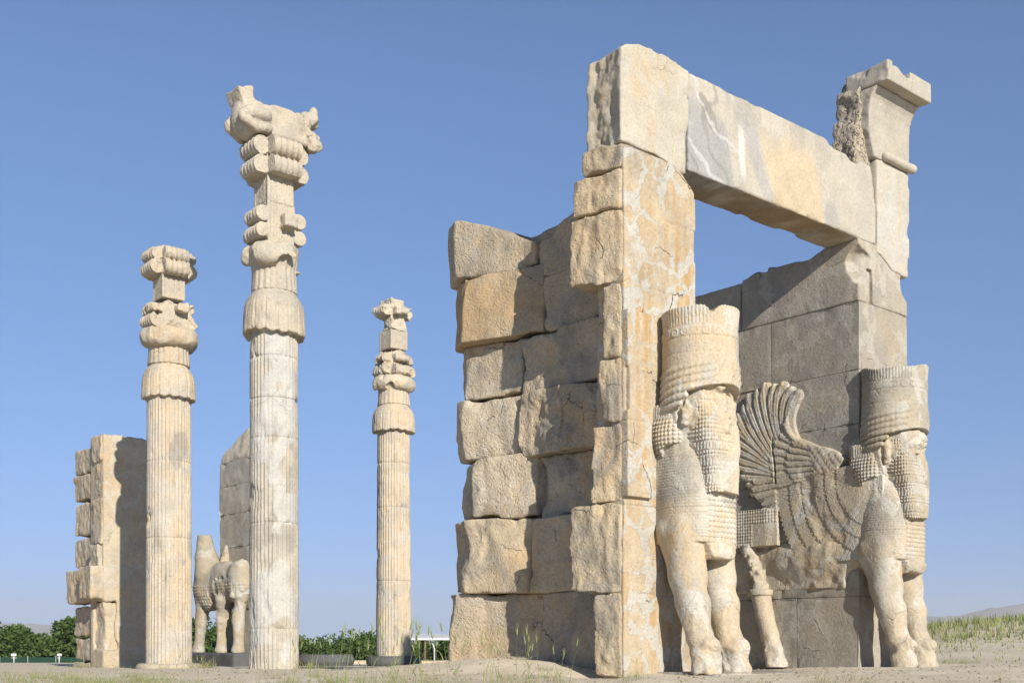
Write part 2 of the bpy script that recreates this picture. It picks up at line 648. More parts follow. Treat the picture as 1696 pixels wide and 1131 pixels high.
def mountains(x0, x1, Y, hmax, seed):
    nx, ny = 160, 24
    xs = np.linspace(x0, x1, nx)
    ts = np.linspace(0, 1, ny)
    X, T = np.meshgrid(xs, ts, indexing='ij')
    p = np.stack([X.ravel() / 1500, T.ravel() * 1.2, np.zeros(X.size)], 1)
    n = (fbm(p, 1.0, 5, seed) * .6 + ridged(p, 1.5, 4, seed + 3) * .5 + .55).reshape(X.shape)
    env = np.sin(np.pi * np.clip((xs - x0) / (x1 - x0), 0, 1)) ** .6
    Z = -8 + hmax * np.clip(n, .05, 2) * np.sin(np.pi * T) ** 1.2 * env[:, None]
    V = np.stack([X, Y + T * 1600, Z], -1).reshape(-1, 3)
    i, j = np.meshgrid(np.arange(nx - 1), np.arange(ny - 1), indexing='ij')
    a = (i * ny + j).ravel()
    F = np.stack([a, a + ny, a + ny + 1, a + 1], 1)
    thing("mountains", None, None, kind="structure", mesh=make_mesh("mountains", V, F, M_rock))


mountains(900, 7500, 7000, 400, 3)
mountains(-7500, -2300, 9000, 300, 8)

# ------------------------------------------------------------------ stone blocks


def block(lo, hi, r=.06, amp=.05, seed=0.0, h=.03, smooth=(), warp=.05, cut=None, chip=.06, hf=.35):
    """A quarried block; faces named in smooth (like '-y') stay dressed."""
    lo = np.asarray(lo, float)
    hi = np.asarray(hi, float)

    def f(p):
        wgt = np.ones(len(p))
        for s in smooth:
            ax = 'xyz'.index(s[1])
            d = (p[:, ax] - lo[ax]) if s[0] == '-' else (hi[ax] - p[:, ax])
            wgt = wgt * (.06 + .94 * sstep(.02, .22, d))
        wv = np.stack([fbm(p, .9, 2, seed + 1), fbm(p, .9, 2, seed + 2), fbm(p, .9, 2, seed + 3)], 1) * (warp * wgt)[:, None]
        d = box(p + wv, lo, hi, r)
        n = fbm(p, 1.7, 3, seed) * .8 + ridged(p, 4.5, 3, seed + 5) * hf + (fbm(p, 10, 2, seed + 4) * hf if amp > .06 else 0)
        n = n + (facet(p * np.array([1, 1, .6]), 6, 3, seed + 9) * .6 if amp > .055 else 0)
        d = d + amp * (n + .25) * wgt
        if chip:
            # chipped arrises: bite only where two faces meet
            q = np.minimum(p - lo, hi - p)
            q = np.sort(q, 1)
            edge = np.exp(-np.clip(q[:, 1], 0, 9) / .09)
            d = d + chip * edge * np.clip(fbm(p, 3.1, 3, seed + 8) + .15, 0, 1) * 1.6
        if cut is not None:
            d = np.maximum(d, cut(p))
        return d
    return sdf(f, lo - .06, hi + .06, h, slack=amp + warp + .05)


def dressed_block(lo, hi, step=.05, amp=.02, seed=100.0, chip=.05, dims=(0, 1, 2)):
    """a dressed block with crisp arrises: gridded faces, uneven along their normals, nicked along their edges"""
    lo = np.asarray(lo, float)
    hi = np.asarray(hi, float)
    Vs, Fs = [], []
    o = 0
    for ax in range(3):
        a1, a2 = [(1, 2), (2, 0), (0, 1)][ax]
        n1 = max(2, int((hi[a1] - lo[a1]) / step) + 1)
        n2 = max(2, int((hi[a2] - lo[a2]) / step) + 1)
        U, W = np.meshgrid(np.linspace(lo[a1], hi[a1], n1), np.linspace(lo[a2], hi[a2], n2), indexing='ij')
        for sg in (0, 1):
            P = np.zeros((U.size, 3))
            P[:, a1], P[:, a2] = U.ravel(), W.ravel()
            P[:, ax] = (lo, hi)[sg][ax]
            e = np.minimum(np.minimum(P[:, a1] - lo[a1], hi[a1] - P[:, a1]), np.minimum(P[:, a2] - lo[a2], hi[a2] - P[:, a2]))
            f = sstep(0, .06, e)
            d = amp * (fbm(P, .9, 3, seed) + .3 * fbm(P, 5, 3, seed + 1)) - chip * np.clip(fbm(P, 2.2, 4, seed + 2) - .22, 0, 1) * 2.5 * np.exp(-e / .12)
            nick = chip * np.clip(fbm(P, 3.1, 3, seed + 3) - .18, 0, 1) * 1.2
            P[:, ax] += (1 if sg else -1) * (d * np.maximum(f, .25) - nick * (1 - f))
            i, j = np.meshgrid(np.arange(n1 - 1), np.arange(n2 - 1), indexing='ij')
            a = (i * n2 + j).ravel() + o
            q = np.stack([a, a + n2, a + n2 + 1, a + 1], 1)
            Fs.append(q if sg else q[:, ::-1])
            Vs.append(P)
            o += len(P)
    return np.concatenate(Vs), np.concatenate(Fs)


def plain_box(lo, hi):
    x0, y0, z0 = lo
    x1, y1, z1 = hi
    V = [(x0, y0, z0), (x1, y0, z0), (x1, y1, z0), (x0, y1, z0), (x0, y0, z1), (x1, y0, z1), (x1, y1, z1), (x0, y1, z1)]
    F = np.array([(0, 3, 2, 1), (4, 5, 6, 7), (0, 1, 5, 4), (1, 2, 6, 5), (2, 3, 7, 6), (3, 0, 4, 7)])
    return np.array(V, float), F


# ------------------------------------------------------------------ near gateway, left pier
LP = G.thing("gate_pier", "tall ochre pier left of the near doorway, rough blocks behind a smooth mortared face",
             "stone pier", (0.8, 2.0, -.45))
b0 = (0.8, 2.0, -.45)
part("core", *block((.75, .35, -.5), (1.55, 4.2, 7.0), .05, .02, 1, .08), M_rear, LP, b0)



def wall_block(y0, y1, z0, z1, face, seed, amp, h=.026, top=None, chip=.105):
    """a block of the wall: tight flat joints, one rough face given as x = face(p)"""
    def f(p):
        y, z = p[:, 1], p[:, 2]
        jit = .05 * fbm(p, .9, 3, 5)
        side = np.maximum(np.abs(y + jit - (y0 + y1) / 2) - (y1 - y0) / 2, np.abs(z + jit - (z0 + z1) / 2) - (z1 - z0) / 2)
        mk = sstep(-.25, .3, fbm(p, .9, 2, seed + 11))
        rough = fbm(p, 1.3, 2, seed) * .5 + facet(p, 1.7, 3, seed + 3) * 1.0 + mk * (facet(p * np.array([1, 1, .6]), 6.0, 3, seed + 5) * .55 + fbm(p, 17, 2, seed + 6) * .2)
        fc = (face(p) - p[:, 0]) * .9 + amp * 1.45 * rough
        d = smax(side, fc, .022)
        d = d + chip * np.exp(-np.abs(side) / .09) * np.clip(facet(p, 2.0, 3, seed + 8) - .02, 0, 1) * 2.6
        d = np.maximum(d, p[:, 0] - 1.5)
        if top is not None:
            d = smax(d, top(p), .03)
        return d
    return sdf(f, (-.45, y0 - .05, z0 - .05), (1.5, y1 + .05, z1 + .05), h, slack=amp * 1.5 + chip + .06)


def nose(x0, yn, sl, k):
    """face jutting out in a nose near the back end and sloping in towards the doorway side"""
    def f(p):
        y = p[:, 1] + .10 * fbm(p, .9, 2, k + 3)
        a = np.minimum(x0 + sl * (yn - y), x0 + .55)
        return np.maximum(a, x0 + .5 * (y - yn)) + .02 * np.sin(p[:, 2] * 3 + k)
    return f


def flat(x, k, tl=0.0):
    return lambda p: x + tl * (p[:, 1] - 1.5) + .05 * fbm(p, .8, 2, k)


# rear and middle courses
wall = [
    (2.35, 4.50, -.55, .862, nose(.02, 4.05, .42, 1), M_rear, .07), (0.42, 2.35, -.55, .85, flat(.50, 1), M_rear, .05),
    (2.60, 4.46, .862, 2.13, nose(-.06, 3.72, .50, 2), M_rough, .08), (0.80, 2.60, .85, 2.10, flat(.50, 2), M_rear, .07),
    (2.50, 4.40, 2.13, 3.22, nose(.06, 3.62, .46, 3), M_rear, .05), (0.45, 2.50, 2.10, 3.12, flat(.64, 3), M_rear, .08),
    (2.80, 4.33, 3.22, 4.27, nose(.08, 3.92, .40, 4), M_rear, .09), (1.74, 2.80, 3.12, 4.20, flat(.42, 4), M_rear, .07),
    (0.42, 1.74, 3.12, 4.17, flat(.36, 5), M_rear, .08),
    (2.88, 4.25, 4.27, 5.21, nose(.20, 4.0, .30, 6), M_rear, .04), (0.40, 2.88, 4.18, 5.18, flat(.50, 6), M_rear, .06),
    (2.36, 4.42, 5.21, 6.36, nose(-.02, 3.75, .48, 7), M_rough, .07), (0.60, 2.36, 5.16, 6.12, flat(.54, 7), M_rear, .05),
]
for k, (y0, y1, z0, z1, fc, m, amp) in enumerate(wall):
    part("stone_block", *wall_block(y0, y1, z0, z1, fc, 10 + k * 1.7, amp), m, LP, b0)


def top_cut(p):
    zt = np.interp(p[:, 1], [0.3, 1.4, 1.9, 2.15, 2.55, 2.8, 3.3, 3.8, 4.5], [7.25, 7.02, 6.95, 6.80, 6.76, 6.86, 7.15, 7.33, 7.42])
    return p[:, 2] - zt - .05 * fbm(p, 3, 2, 6)


part("stone_block", *wall_block(2.50, 4.46, 6.34, 7.7, nose(-.04, 4.0, .46, 9), 41, .035, top=top_cut), M_rear, LP, b0)
part("stone_block", *wall_block(.55, 2.50, 6.10, 7.7, flat(.56, 9), 43, .05, top=top_cut), M_rear, LP, b0)
# front pilaster: rough returns on the left side
front = [(.46, -.52, .755, -.14, .06), (.90, .755, 2.095, -.24, .07), (.52, 2.095, 3.28, -.12, .06),
         (.40, 3.28, 4.25, -.08, .06), (.36, 4.25, 5.36, -.05, .06), (.90, 5.36, 6.45, -.24, .07),
         (.85, 6.45, 7.06, -.22, .07), (.68, 7.06, 7.46, -.14, .06)]


def pil_cut(y1, xb, k):
    """the rough side swells outwards towards its back edge"""
    def f(p):
        t = np.clip(p[:, 1] / y1, 0, 1)
        xs = .03 * (1 - t) + xb * t ** .9
        return (xs - p[:, 0]) * .9 + .05 * facet(p, 2.6, 3, k + 2) + .05 * facet(p * np.array([1, 1, .5]), 7, 3, k)
    return f


for k, (y1, z0, z1, xb, amp) in enumerate(front):
    part("stone_block", *block((xb - .04, .012, z0), (.9, y1, z1), .05, amp, 60 + k * 2.3, .025, smooth=('-y',), warp=.02, hf=.10, chip=.05,
                               cut=pil_cut(y1, xb, k)), M_rough, LP, b0)
# smooth jamb face, chipped along its edges and top


def jamb(p):
    q = p.copy()
    d = box(q, (.035, -.035, -.55), (1.655, .55, 7.41), .012)
    edge = np.minimum(p[:, 0] - .035, 1.655 - p[:, 0])
    ch = np.clip(fbm(p, 2.4, 3, 31) + .05, 0, 1) * .10 * np.exp(-np.clip(edge, 0, 9) / .05)
    d = d + ch
    # raised fascia with a broken lower end
    fz = box(q, (.04, -.115, 2.17), (.57, .2, 4.95), .01) + .05 * np.clip(fbm(p, 3, 3, 36), 0, 1) * np.exp(-np.abs(p[:, 2] - 4.6) / .3)
    nt = np.maximum(np.abs(p[:, 2] - 3.78) - .32, np.abs(p[:, 0] - .02) - .06)
    d = np.minimum(d, smax(fz, -nt, .03))
    top = p[:, 2] - (7.40 - .30 * sstep(1.1, 1.65, p[:, 0]) + .04 * fbm(p, 4, 2, 33))
    d = np.maximum(d, top)
    d = d + .012 * fbm(p, 1.3, 3, 34) + .006 * np.clip(ridged(p, 3.5, 3, 35), 0, 1)
    # eroded band under the lintel
    d = d + .05 * sstep(6.5, 7.3, p[:, 2]) * np.clip(fbm(p, 3.3, 3, 39) + .2, 0, 1)
    for zk in (.74, 2.06, 3.30, 4.28, 5.36, 6.46):
        d = d + .018 * np.exp(-((p[:, 2] - zk - .03 * fbm(p, 1.2, 3, 44)) / .010) ** 2) * sstep(-.25, .1, fbm(p, 1.6, 2, 46 + zk))
    return d


part("jamb_face", *sdf(jamb, (0, -.2, -.55), (1.7, .55, 7.5), .018, .1), M_jamb, LP, b0)

# ------------------------------------------------------------------ near gateway, right pier
RP = G.thing("gate_pier", "grey stone pier right of the near doorway with a smooth shaded passage wall",
             "stone pier", (7.0, 2.0, -.45))
b1 = (7.0, 2.0, -.45)


def rp_cut(p):
    zt = np.interp(p[:, 1], [-.2, .76, .8, 1.1, 2.04, 2.06, 2.28, 2.66, 2.70, 3.9, 4.6],
                   [7.42, 7.42, 7.40, 7.30, 7.38, 7.30, 7.36, 7.30, 7.24, 7.26, 7.2])
    return p[:, 2] - zt - .03 * fbm(p, 5, 2, 6)


def rp_front(p):
    """breakage of the front corner of the top course"""
    c1 = ell(p, (6.2, -.15, 6.95), (.42, .40, .42)) + .10 * fbm(p, 3, 3, 71)
    c2 = box(p, (6.5, -.2, 6.2), (6.68, .10, 6.95), .02) + .05 * fbm(p, 4, 2, 72)
    c3 = ell(p, (7.9, -.1, 6.9), (.3, .5, .35)) + .08 * fbm(p, 3, 3, 73)
    return np.maximum(np.maximum(-c1, -c2), np.maximum(-c3, rp_cut(p)))


cz = [-.55, .86, 1.95, 3.30, 4.03, 5.02, 6.27]
ysp = [(-.02, 1.35), (-.02, 1.7), (-.02, 1.2), (-.02, 2.3), (-.02, 1.96), (-.02, 1.96)]
for k in range(6):
    z0, z1 = cz[k] + .004, cz[k + 1] - .004
    ym = ysp[k][1]
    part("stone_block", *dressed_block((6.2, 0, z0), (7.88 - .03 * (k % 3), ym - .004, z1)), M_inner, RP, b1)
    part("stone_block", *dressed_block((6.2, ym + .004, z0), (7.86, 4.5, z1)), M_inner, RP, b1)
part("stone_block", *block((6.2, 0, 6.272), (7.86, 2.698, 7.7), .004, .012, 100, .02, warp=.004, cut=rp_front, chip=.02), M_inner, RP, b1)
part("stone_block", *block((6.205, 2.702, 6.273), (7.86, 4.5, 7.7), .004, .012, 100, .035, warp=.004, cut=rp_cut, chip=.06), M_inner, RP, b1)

# ------------------------------------------------------------------ lintel across the doorway
LT = G.thing("lintel_beam", "long pale stone lintel spanning the doorway between the two near piers", "stone lintel", (3.9, .37, 7.4))
b2 = (3.9, .37, 7.4)


def ltop(p, s):
    return p[:, 2]


def patch_cols(V, rules):
    """albedo of repairs, stains and darker areas with their own outline: list of (mask function, colour, strength)"""
    col = np.zeros((len(V), 4))
    for fn, c, k in rules:
        m = np.clip(fn(V), 0, 1) * k
        a = col[:, 3:4]
        m = m[:, None]
        tot = m + a * (1 - m)
        col[:, :3] = np.where(tot > 1e-6, (np.array(c) * m + col[:, :3] * a * (1 - m)) / np.maximum(tot, 1e-6), col[:, :3])
        col[:, 3:4] = tot
    return col


def end_cut(p):
    zt = np.interp(p[:, 0], [-.3, -.05, .1, .35, .55, .8, .86, 1.2, 1.6], [8.55, 8.78, 8.9, 8.98, 9.0, 8.98, 9.0, 8.98, 8.93])
    zb = np.interp(p[:, 0], [-.2, .0, .5, .7, 1.1, 1.3, 1.6], [7.5, 7.44, 7.43, 7.43, 7.36, 7.30, 7.30])
    back = 0.0
    return np.maximum(np.maximum(p[:, 2] - zt - .04 * fbm(p, 4, 3, 81), zb - p[:, 2] + .03 * fbm(p, 5, 2, 82)), -9)


V, F = block((-.02, -.03, 7.3), (1.50, .74, 9.15), .03, .11, 80, .022, smooth=('-y', '+x', '-z', '+y'), warp=.05, cut=end_cut, hf=.16)
part("end_block", V, F, M_end, LT, b2, col=patch_cols(V, [
    (lambda v: sstep(.35, .0, np.abs(v[:, 1] - .4)) * sstep(.12, .0, v[:, 0] + .0), (.36, .28, .18), .7),  # rough left end darker brown
    (lambda v: sstep(.1, .3, fbm(v * np.array([3, 3, .8]), 1.0, 3, 4)), (.52, .40, .24), .45)]))


def span_cut(p):
    zt = np.interp(p[:, 0], [1.4, 4.5, 5.0, 5.25, 5.3, 5.55, 5.8, 5.95, 6.15, 6.3, 6.6, 6.75],
                   [8.95, 8.96, 8.95, 8.93, 8.86, 8.84, 8.86, 8.76, 8.75, 8.86, 8.84, 8.45])
    return p[:, 2] - zt - .025 * fbm(p, 5, 3, 85)


V, F = block((1.515, 0.0, 7.41), (6.78, .75, 9.0), .015, .012, 86, .026, warp=.008, cut=span_cut, chip=.07)


def edge_w(v, s):
    return .10 * fbm(v, 1.5, 3, s)


P_rules = [
    (lambda v: sstep(.03, -.03, v[:, 0] - (2.30 + .33 * (8.9 - v[:, 2]) / 1.5 + edge_w(v, 1))) * sstep(-.35, .05, 8.5 - .25 * (v[:, 0] - 1.5) - v[:, 2] + edge_w(v, 7) * 2), (.31, .305, .285), .9),
    (lambda v: sstep(.05, -.05, ((v[:, 0] - 2.0) / .26) ** 2 + ((v[:, 2] - 8.42 + .8 * (v[:, 0] - 2)) / .22) ** 2 - 1 + edge_w(v, 2) * 8), (.27, .245, .20), .85),
    (lambda v: sstep(.04, -.04, np.abs(v[:, 0] - 3.25 - .45 * (8.0 - v[:, 2]) - edge_w(v, 5)) - .14 - .12 * sstep(8.1, 8.6, v[:, 2])) * sstep(8.95, 8.6, v[:, 2]), (.36, .345, .31), .8),
    (lambda v: sstep(.03, -.03, np.abs(v[:, 0] - 2.85 - .1 * (8.0 - v[:, 2])) - .07 - edge_w(v, 6) * .6) * sstep(8.6, 8.3, v[:, 2]) * sstep(7.5, 7.8, v[:, 2]), (.60, .57, .50), .8),
    (lambda v: sstep(.03, -.03, v[:, 0] - (4.95 + .28 * (8.2 - v[:, 2]) + edge_w(v, 3) * .7)) * sstep(-.03, .03, v[:, 0] - (3.42 + .42 * (8.2 - v[:, 2]) + edge_w(v, 4)))
     * sstep(8.75, 8.25, v[:, 2] + edge_w(v, 9) * 3), (.50, .395, .25), .75),
    (lambda v: sstep(.05, -.05, ((v[:, 0] - 5.35) / .18) ** 2 + ((v[:, 2] - 7.62) / .24) ** 2 - 1 + edge_w(v, 8) * 6), (.36, .34, .30), .85),
    (lambda v: sstep(.93, .99, np.sin((v[:, 0] * .8 + v[:, 2]) * 7 + 3.5 * fbm(v, 1.4, 4, 21))) * sstep(3.1, 2.6, v[:, 0]), (.50, .485, .45), .7),
    (lambda v: sstep(.90, .98, np.sin((v[:, 0] * 1.3 + v[:, 2] * .6) * 5 + 4 * fbm(v, 1.1, 4, 22))) * sstep(3.6, 2.2, v[:, 0]), (.24, .225, .20), .6),
    (lambda v: sstep(.12, .3, fbm(v * np.array([4, 4, .5]), 1.0, 4, 23)) * sstep(8.2, 8.95, v[:, 2]), (.33, .30, .245), .55),
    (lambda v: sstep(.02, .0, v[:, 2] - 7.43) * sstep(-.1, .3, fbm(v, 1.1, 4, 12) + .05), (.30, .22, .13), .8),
]
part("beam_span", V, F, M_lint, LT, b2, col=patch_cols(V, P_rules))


def capb(p):
    d = block_sd(p)
    return d


def shoulder_cut(p):
    # lower edge: broken corbel dipping to the right
    zb = np.interp(p[:, 0], [6.1, 6.2, 6.35, 6.6, 6.9, 7.1, 7.3, 7.9], [7.42, 7.36, 7.30, 7.34, 7.28, 7.16, 7.04, 7.02])
    return np.maximum(zb - p[:, 2] + .03 * fbm(p, 5, 2, 92), p[:, 2] - 9.03 - .01 * fbm(p, 6, 2, 93))


V, F = block((6.80, -.02, 6.95), (7.90, .78, 9.2), .015, .012, 90, .024, warp=.008, cut=shoulder_cut, chip=.05)
part("corner_block", V, F, M_lint, LT, b2, col=patch_cols(V, [(lambda v: sstep(.0, .35, fbm(v * np.array([2, 2, 1]), 1., 3, 15)), (.44, .425, .385), .6)]))

# cornice fragment above the right pier
CF = G.thing("cornice_fragment", "pale flared cornice fragment standing on the right end of the lintel", "cornice", (7.2, .2, 9.05))
b3 = (7.2, .2, 9.05)


def cavetto(p):
    z = p[:, 2]
    yf = np.interp(z, [9.0, 9.7, 9.9, 10.05, 10.15, 10.22], [-.02, -.025, -.05, -.09, -.15, -.22])
    d = np.maximum(np.maximum(yf - p[:, 1], p[:, 1] - .42), np.maximum(9.03 - z, z - 10.24)) * .85
    x0 = np.interp(z, [9.0, 9.3, 9.5, 10.3], [6.70, 6.58, 6.50, 6.46])
    d = np.maximum(d, np.maximum(x0 - p[:, 0] + .05 * fbm(p, 4, 3, 94), p[:, 0] - 7.89))
    return d + .012 * fbm(p, 3, 3, 95) + .01 * np.clip(ridged(p, 2.2, 3, 96), 0, 1)


def topslab(p):
    d = box(p, (6.45, -.44, 10.245), (7.95, .45, 10.62), .015)
    zt = np.interp(p[:, 0], [6.4, 6.6, 6.62, 6.75, 7.1, 7.2, 7.22, 8.0], [10.55, 10.66, 10.52, 10.56, 10.48, 10.50, 10.62, 10.62])
    d = np.maximum(d, p[:, 2] - zt - .04 * fbm(p, 4, 3, 97))
    d = np.maximum(d, 6.45 - p[:, 0] + .12 * (fbm(p, 4, 3, 98) + .2))
    return d + .01 * fbm(p, 4, 3, 99)


part("cavetto", *sdf(cavetto, (6.3, -.5, 9.0), (7.95, .5, 10.3), .025, .08), M_lint, CF, b3)
part("top_slab", *sdf(topslab, (6.3, -.5, 10.2), (8.0, .5, 10.75), .025, .1), M_lint, CF, b3)
part("torus_moulding", *sdf(lambda p: cap(p, (7.0, -.06, 9.10), (7.92, -.06, 9.10), .085, .085) + .01 * fbm(p, 6, 3, 77),
                            (6.85, -.2, 8.95), (8.1, .1, 9.25), .02), M_lint, CF, b3)


def rubble(p):
    x0 = np.interp(p[:, 2], [8.8, 9.2, 9.6, 9.9, 10.2, 10.5, 10.7], [6.22, 6.26, 6.34, 6.44, 6.36, 6.56, 6.60])
    d = np.maximum(np.maximum(x0 - p[:, 0], p[:, 0] - 6.8), np.maximum(.12 - p[:, 1], p[:, 1] - .62))
    d = np.maximum(d, np.maximum(8.7 - p[:, 2], p[:, 2] - 10.62))
    return d + .10 * facet(p, 2.6, 3, 101) + .05 * facet(p, 11, 2, 102)


part("rubble_core", *sdf(rubble, (5.9, 0, 8.7), (6.8, .8, 10.8), .022, .15), M_rubble, CF, b3)

# ------------------------------------------------------------------ winged bull statues


def curls(u, v, s=.052):
    """rows of round knobs with drilled gaps between them"""
    a = np.mod(u / s, 1) - .5
    b = np.mod(v / s, 1) - .5
    return np.sqrt(np.clip(1 - (a * a + b * b) / .21, 0, 1))


def statue_fns(seed, wall):
    """signed distances in statue coordinates: u across, y to the front (negative), z up"""
    def legs(p):
        d = None
        for sg, fy in ((-1, 0.0), (1, 0.02)):
            u = .335 * sg
            e = chain(p, [((u, -.48, 1.75), .30), ((u, -.52, 1.0), .27), ((u, -.60, .60), .232), ((u, -.66, .42), .205),
                          ((u, -.76, .02), .195), ((u, -.84, -.16), .19), ((u, -.88, -.40), .235)], .10)
            e = smin(e, cap(p, (u, -.22, 1.7), (u, -.48, .85), .265, .16), .10)
            e = smin(e, ell(p, (u, -.68, .60), (.20, .19, .17)), .10)          # knee
            e = smin(e, ell(p, (u, -.93, -.03), (.17, .16, .13)), .05)         # fetlock tuft
            q = p - np.array([u, -1.02, -.02])
            rr = np.sqrt(q[:, 0] ** 2 + (q[:, 2] * 1.1) ** 2)
            e = e + .012 * np.cos(rr * 2 * math.pi / .06) * np.exp(-rr / .12) * (q[:, 1] < .25)
            tend = np.exp(-((p[:, 0] - u + .20) / .02) ** 2) * sstep(.0, .2, p[:, 2]) * sstep(.55, .4, p[:, 2])
            e = e - .012 * tend
            e = smax(e, -.46 - p[:, 2], .03)
            d = e if d is None else np.minimum(d, e)
        low = sstep(.05, -.12, p[:, 2])
        d = d + low * (.09 * facet(p, 3.0, 3, seed + 1) + .03 * facet(p, 8, 2, seed + 2)) + .05 * np.clip(facet(p, 1.6, 4, seed + 4) - .25, 0, 1)
        return d + .008 * fbm(p, 5, 3, seed + 3)

    def torso(p):
        z = p[:, 2]
        d = None
        for sg in (-1, 1):
            q = p.copy()
            ru = np.interp(z, [1.4, 1.8, 2.3, 2.75, 3.1], [.275, .285, .265, .21, .15])
            ry = np.interp(z, [1.4, 1.8, 2.3, 2.75, 3.1], [.46, .48, .45, .36, .24])
            cu = np.interp(z, [1.4, 2.3, 3.1], [.30, .30, .24]) * sg
            k0 = np.sqrt(((p[:, 0] - cu) / ru) ** 2 + ((p[:, 1] + .40) / ry) ** 2) + 1e-6
            e = (k0 - 1) * np.minimum(ru, ry)
            d = e if d is None else np.minimum(d, e)
        d = smin(d, box(p, (-.50, -.45, 1.4), (.50, .35, 3.2), .08), .06)
        # incised hair lines on the shoulder
        d = d + .0045 * np.cos(z * 2 * math.pi / .045 + 2.0 * fbm(p, 2, 2, seed + 9))
        # chest panel with rows of curls
        pn = box(p, (-.27, -.90, 1.36), (.33, -.3, 2.6), .05) - .026 * curls(p[:, 0], z, .078)
        d = smin(d, pn, .02)
        d = smin(d, ell(p, (.02, -.86, 1.38), (.30, .14, .16)) + .05 * fbm(p, 6, 3, seed + 11), .04)
        d = smax(d, 1.50 - z - .25 * sstep(-.2, -.75, p[:, 1]) * sstep(.34, .26, np.abs(p[:, 0] - .03)), .015)
        gr = np.exp(-((z - 2.03 - .03 * p[:, 1]) / .009) ** 2)
        return d + .010 * gr

    def head(p):
        z = p[:, 2]
        d = ell(p, (0, -.55, 3.42), (.47, .50, .62))
        d = smin(d, box(p, (-.46, -.60, 2.7), (.46, .25, 3.8), .16), .08)
        face = sstep(-.55, -.8, p[:, 1])
        d = d + face * (.12 * facet(p, 2.8, 4, seed + 13) + .04 * facet(p, 9, 2, seed + 14))
        d = d + .01 * fbm(p, 6, 3, seed + 15)
        # bull ear and brow on each side
        for sg in (-1, 1):
            d = smin(d, ell(p, (.46 * sg, -.60, 3.45), (.07, .07, .22)) + .07 * fbm(p, 7, 3, seed), .03)
        d = smax(d, -(p[:, 1] + .89 + .30 * facet(p, 2.6, 4, seed + 18) + .05 * facet(p, 9, 2, seed + 19)), .015)
        # hair mass under the crown, behind the ears
        q = np.sqrt(p[:, 0] ** 2 + (p[:, 1] + .44) ** 2)
        hr = np.interp(z, [3.0, 3.2, 3.5, 3.9], [.44, .52, .57, .58])
        hair = np.maximum(np.maximum(q - hr, 3.05 - z), np.maximum(z - 3.95, -.52 + .10 * fbm(p, 4, 3, seed + 16) - p[:, 1]))
        d = smin(d, hair, .04)
        # skull joins the hat
        return d

    def bun(sg):
        def f(p):
            z = p[:, 2]
            d = ell(p, (.40 * sg, -.20, 3.12), (.21, .30, .34))
            d = smin(d, box(p, (min(.2 * sg, .57 * sg), -.42, 3.15), (max(.2 * sg, .57 * sg), .10, 3.62), .09), .08)
            d = d - .026 * curls(p[:, 1] + .05 * z, z, .062) * sstep(3.42, 3.32, z)
            d = d - .012 * np.abs(np.cos(p[:, 1] * math.pi / .05)) * sstep(3.34, 3.42, z)
            br = ell(p, (.52 * sg, -.34, 2.84), (.15, .16, .15)) + .06 * fbm(p, 6, 3, seed + 17)
            return smax(d, -br, .02)
        return f

    def beard(p):
        z = p[:, 2]
        yf = np.interp(z, [2.2, 2.6, 3.0, 3.4, 3.6], [-1.03, -1.03, -1.0, -.93, -.84])
        w = np.interp(z, [2.2, 2.7, 3.1, 3.5], [.30, .33, .40, .40])
        q = np.stack([np.abs(p[:, 0]) - (w - .14), yf + .14 - p[:, 1], p[:, 1] + np.interp(z, [2.2, 2.6, 3.0, 3.5], [.80, .72, .52, .42])], 1)
        rr = np.sqrt(np.maximum(q[:, 0], 0) ** 2 + np.maximum(q[:, 1], 0) ** 2) + np.minimum(np.maximum(q[:, 0], q[:, 1]), 0) - .14
        d = np.maximum(rr, q[:, 2])
        d = np.maximum(d, np.maximum(2.24 + .03 * fbm(p, 6, 2, seed + 21) - z, z - 3.62))
        a = p[:, 0] * 1.0 - np.minimum(p[:, 1] + .8, .1) * 1.0
        ribs = np.abs(np.cos(a * math.pi / .062))
        band = np.mod(z - 2.24, .25)
        knob = sstep(.02, .05, band) * sstep(.14, .10, band)
        tex = np.where(z > 2.98, curls(a, z, .062), np.where(band < .13, curls(a, z, .058), ribs * .8))
        plain = sstep(.02, .2, fbm(p, 1.6, 2, seed + 22) + (p[:, 0] - .15) * .8) * .8
        d = d - .026 * tex * (1 - plain)
        up = sstep(3.2, 3.5, z) * sstep(-.25, 0., p[:, 0])
        return d + plain * .02 * fbm(p, 6, 3, seed + 23) + up * (.12 * (facet(p, 3.5, 3, seed + 24) + .25))

    def hat(p):
        z = p[:, 2]
        th = np.arctan2(p[:, 0], -(p[:, 1] + .47))          # 0 at the front
        r = np.sqrt(p[:, 0] ** 2 + (p[:, 1] + .47) ** 2)
        zb = 3.78 - .16 * np.cos(th) * 0 + .05 * np.cos(2 * th)
        R = np.interp(z, [3.6, 3.8, 4.0, 4.3, 4.55, 4.72, 4.85, 5.02], [.605, .60, .585, .577, .574, .574, .582, .598])
        fl = sstep(4.70, 4.74, z)
        R = R - fl * .016 * (1 - np.abs(np.cos(th * 33)))
        # rosettes in the band
        m = np.mod(th, 2 * math.pi / 22) - math.pi / 22
        rr = np.sqrt((m * .57) ** 2 + (z - 4.615) ** 2)
        ros = np.exp(-((rr - .052) / .014) ** 2) + np.exp(-(rr / .02) ** 2)
        R = R + .014 * ros * (z > 4.53) * (z < 4.70) * sstep(-.25, .1, fbm(p, 2, 2, seed + 31))
        for zz in (4.535, 4.70, 4.30):
            R = R - .010 * np.exp(-((z - zz) / .010) ** 2)
        zt = 4.98 + .012 * np.abs(np.cos(th * 33)) + .022 * facet(p, 3.0, 3, seed + 32) - (.10 * np.exp(-((th + .55) / .16) ** 2) if wall == 0 else .08 * sstep(.25, -.6, th) * sstep(-2.2, -1.4, th))
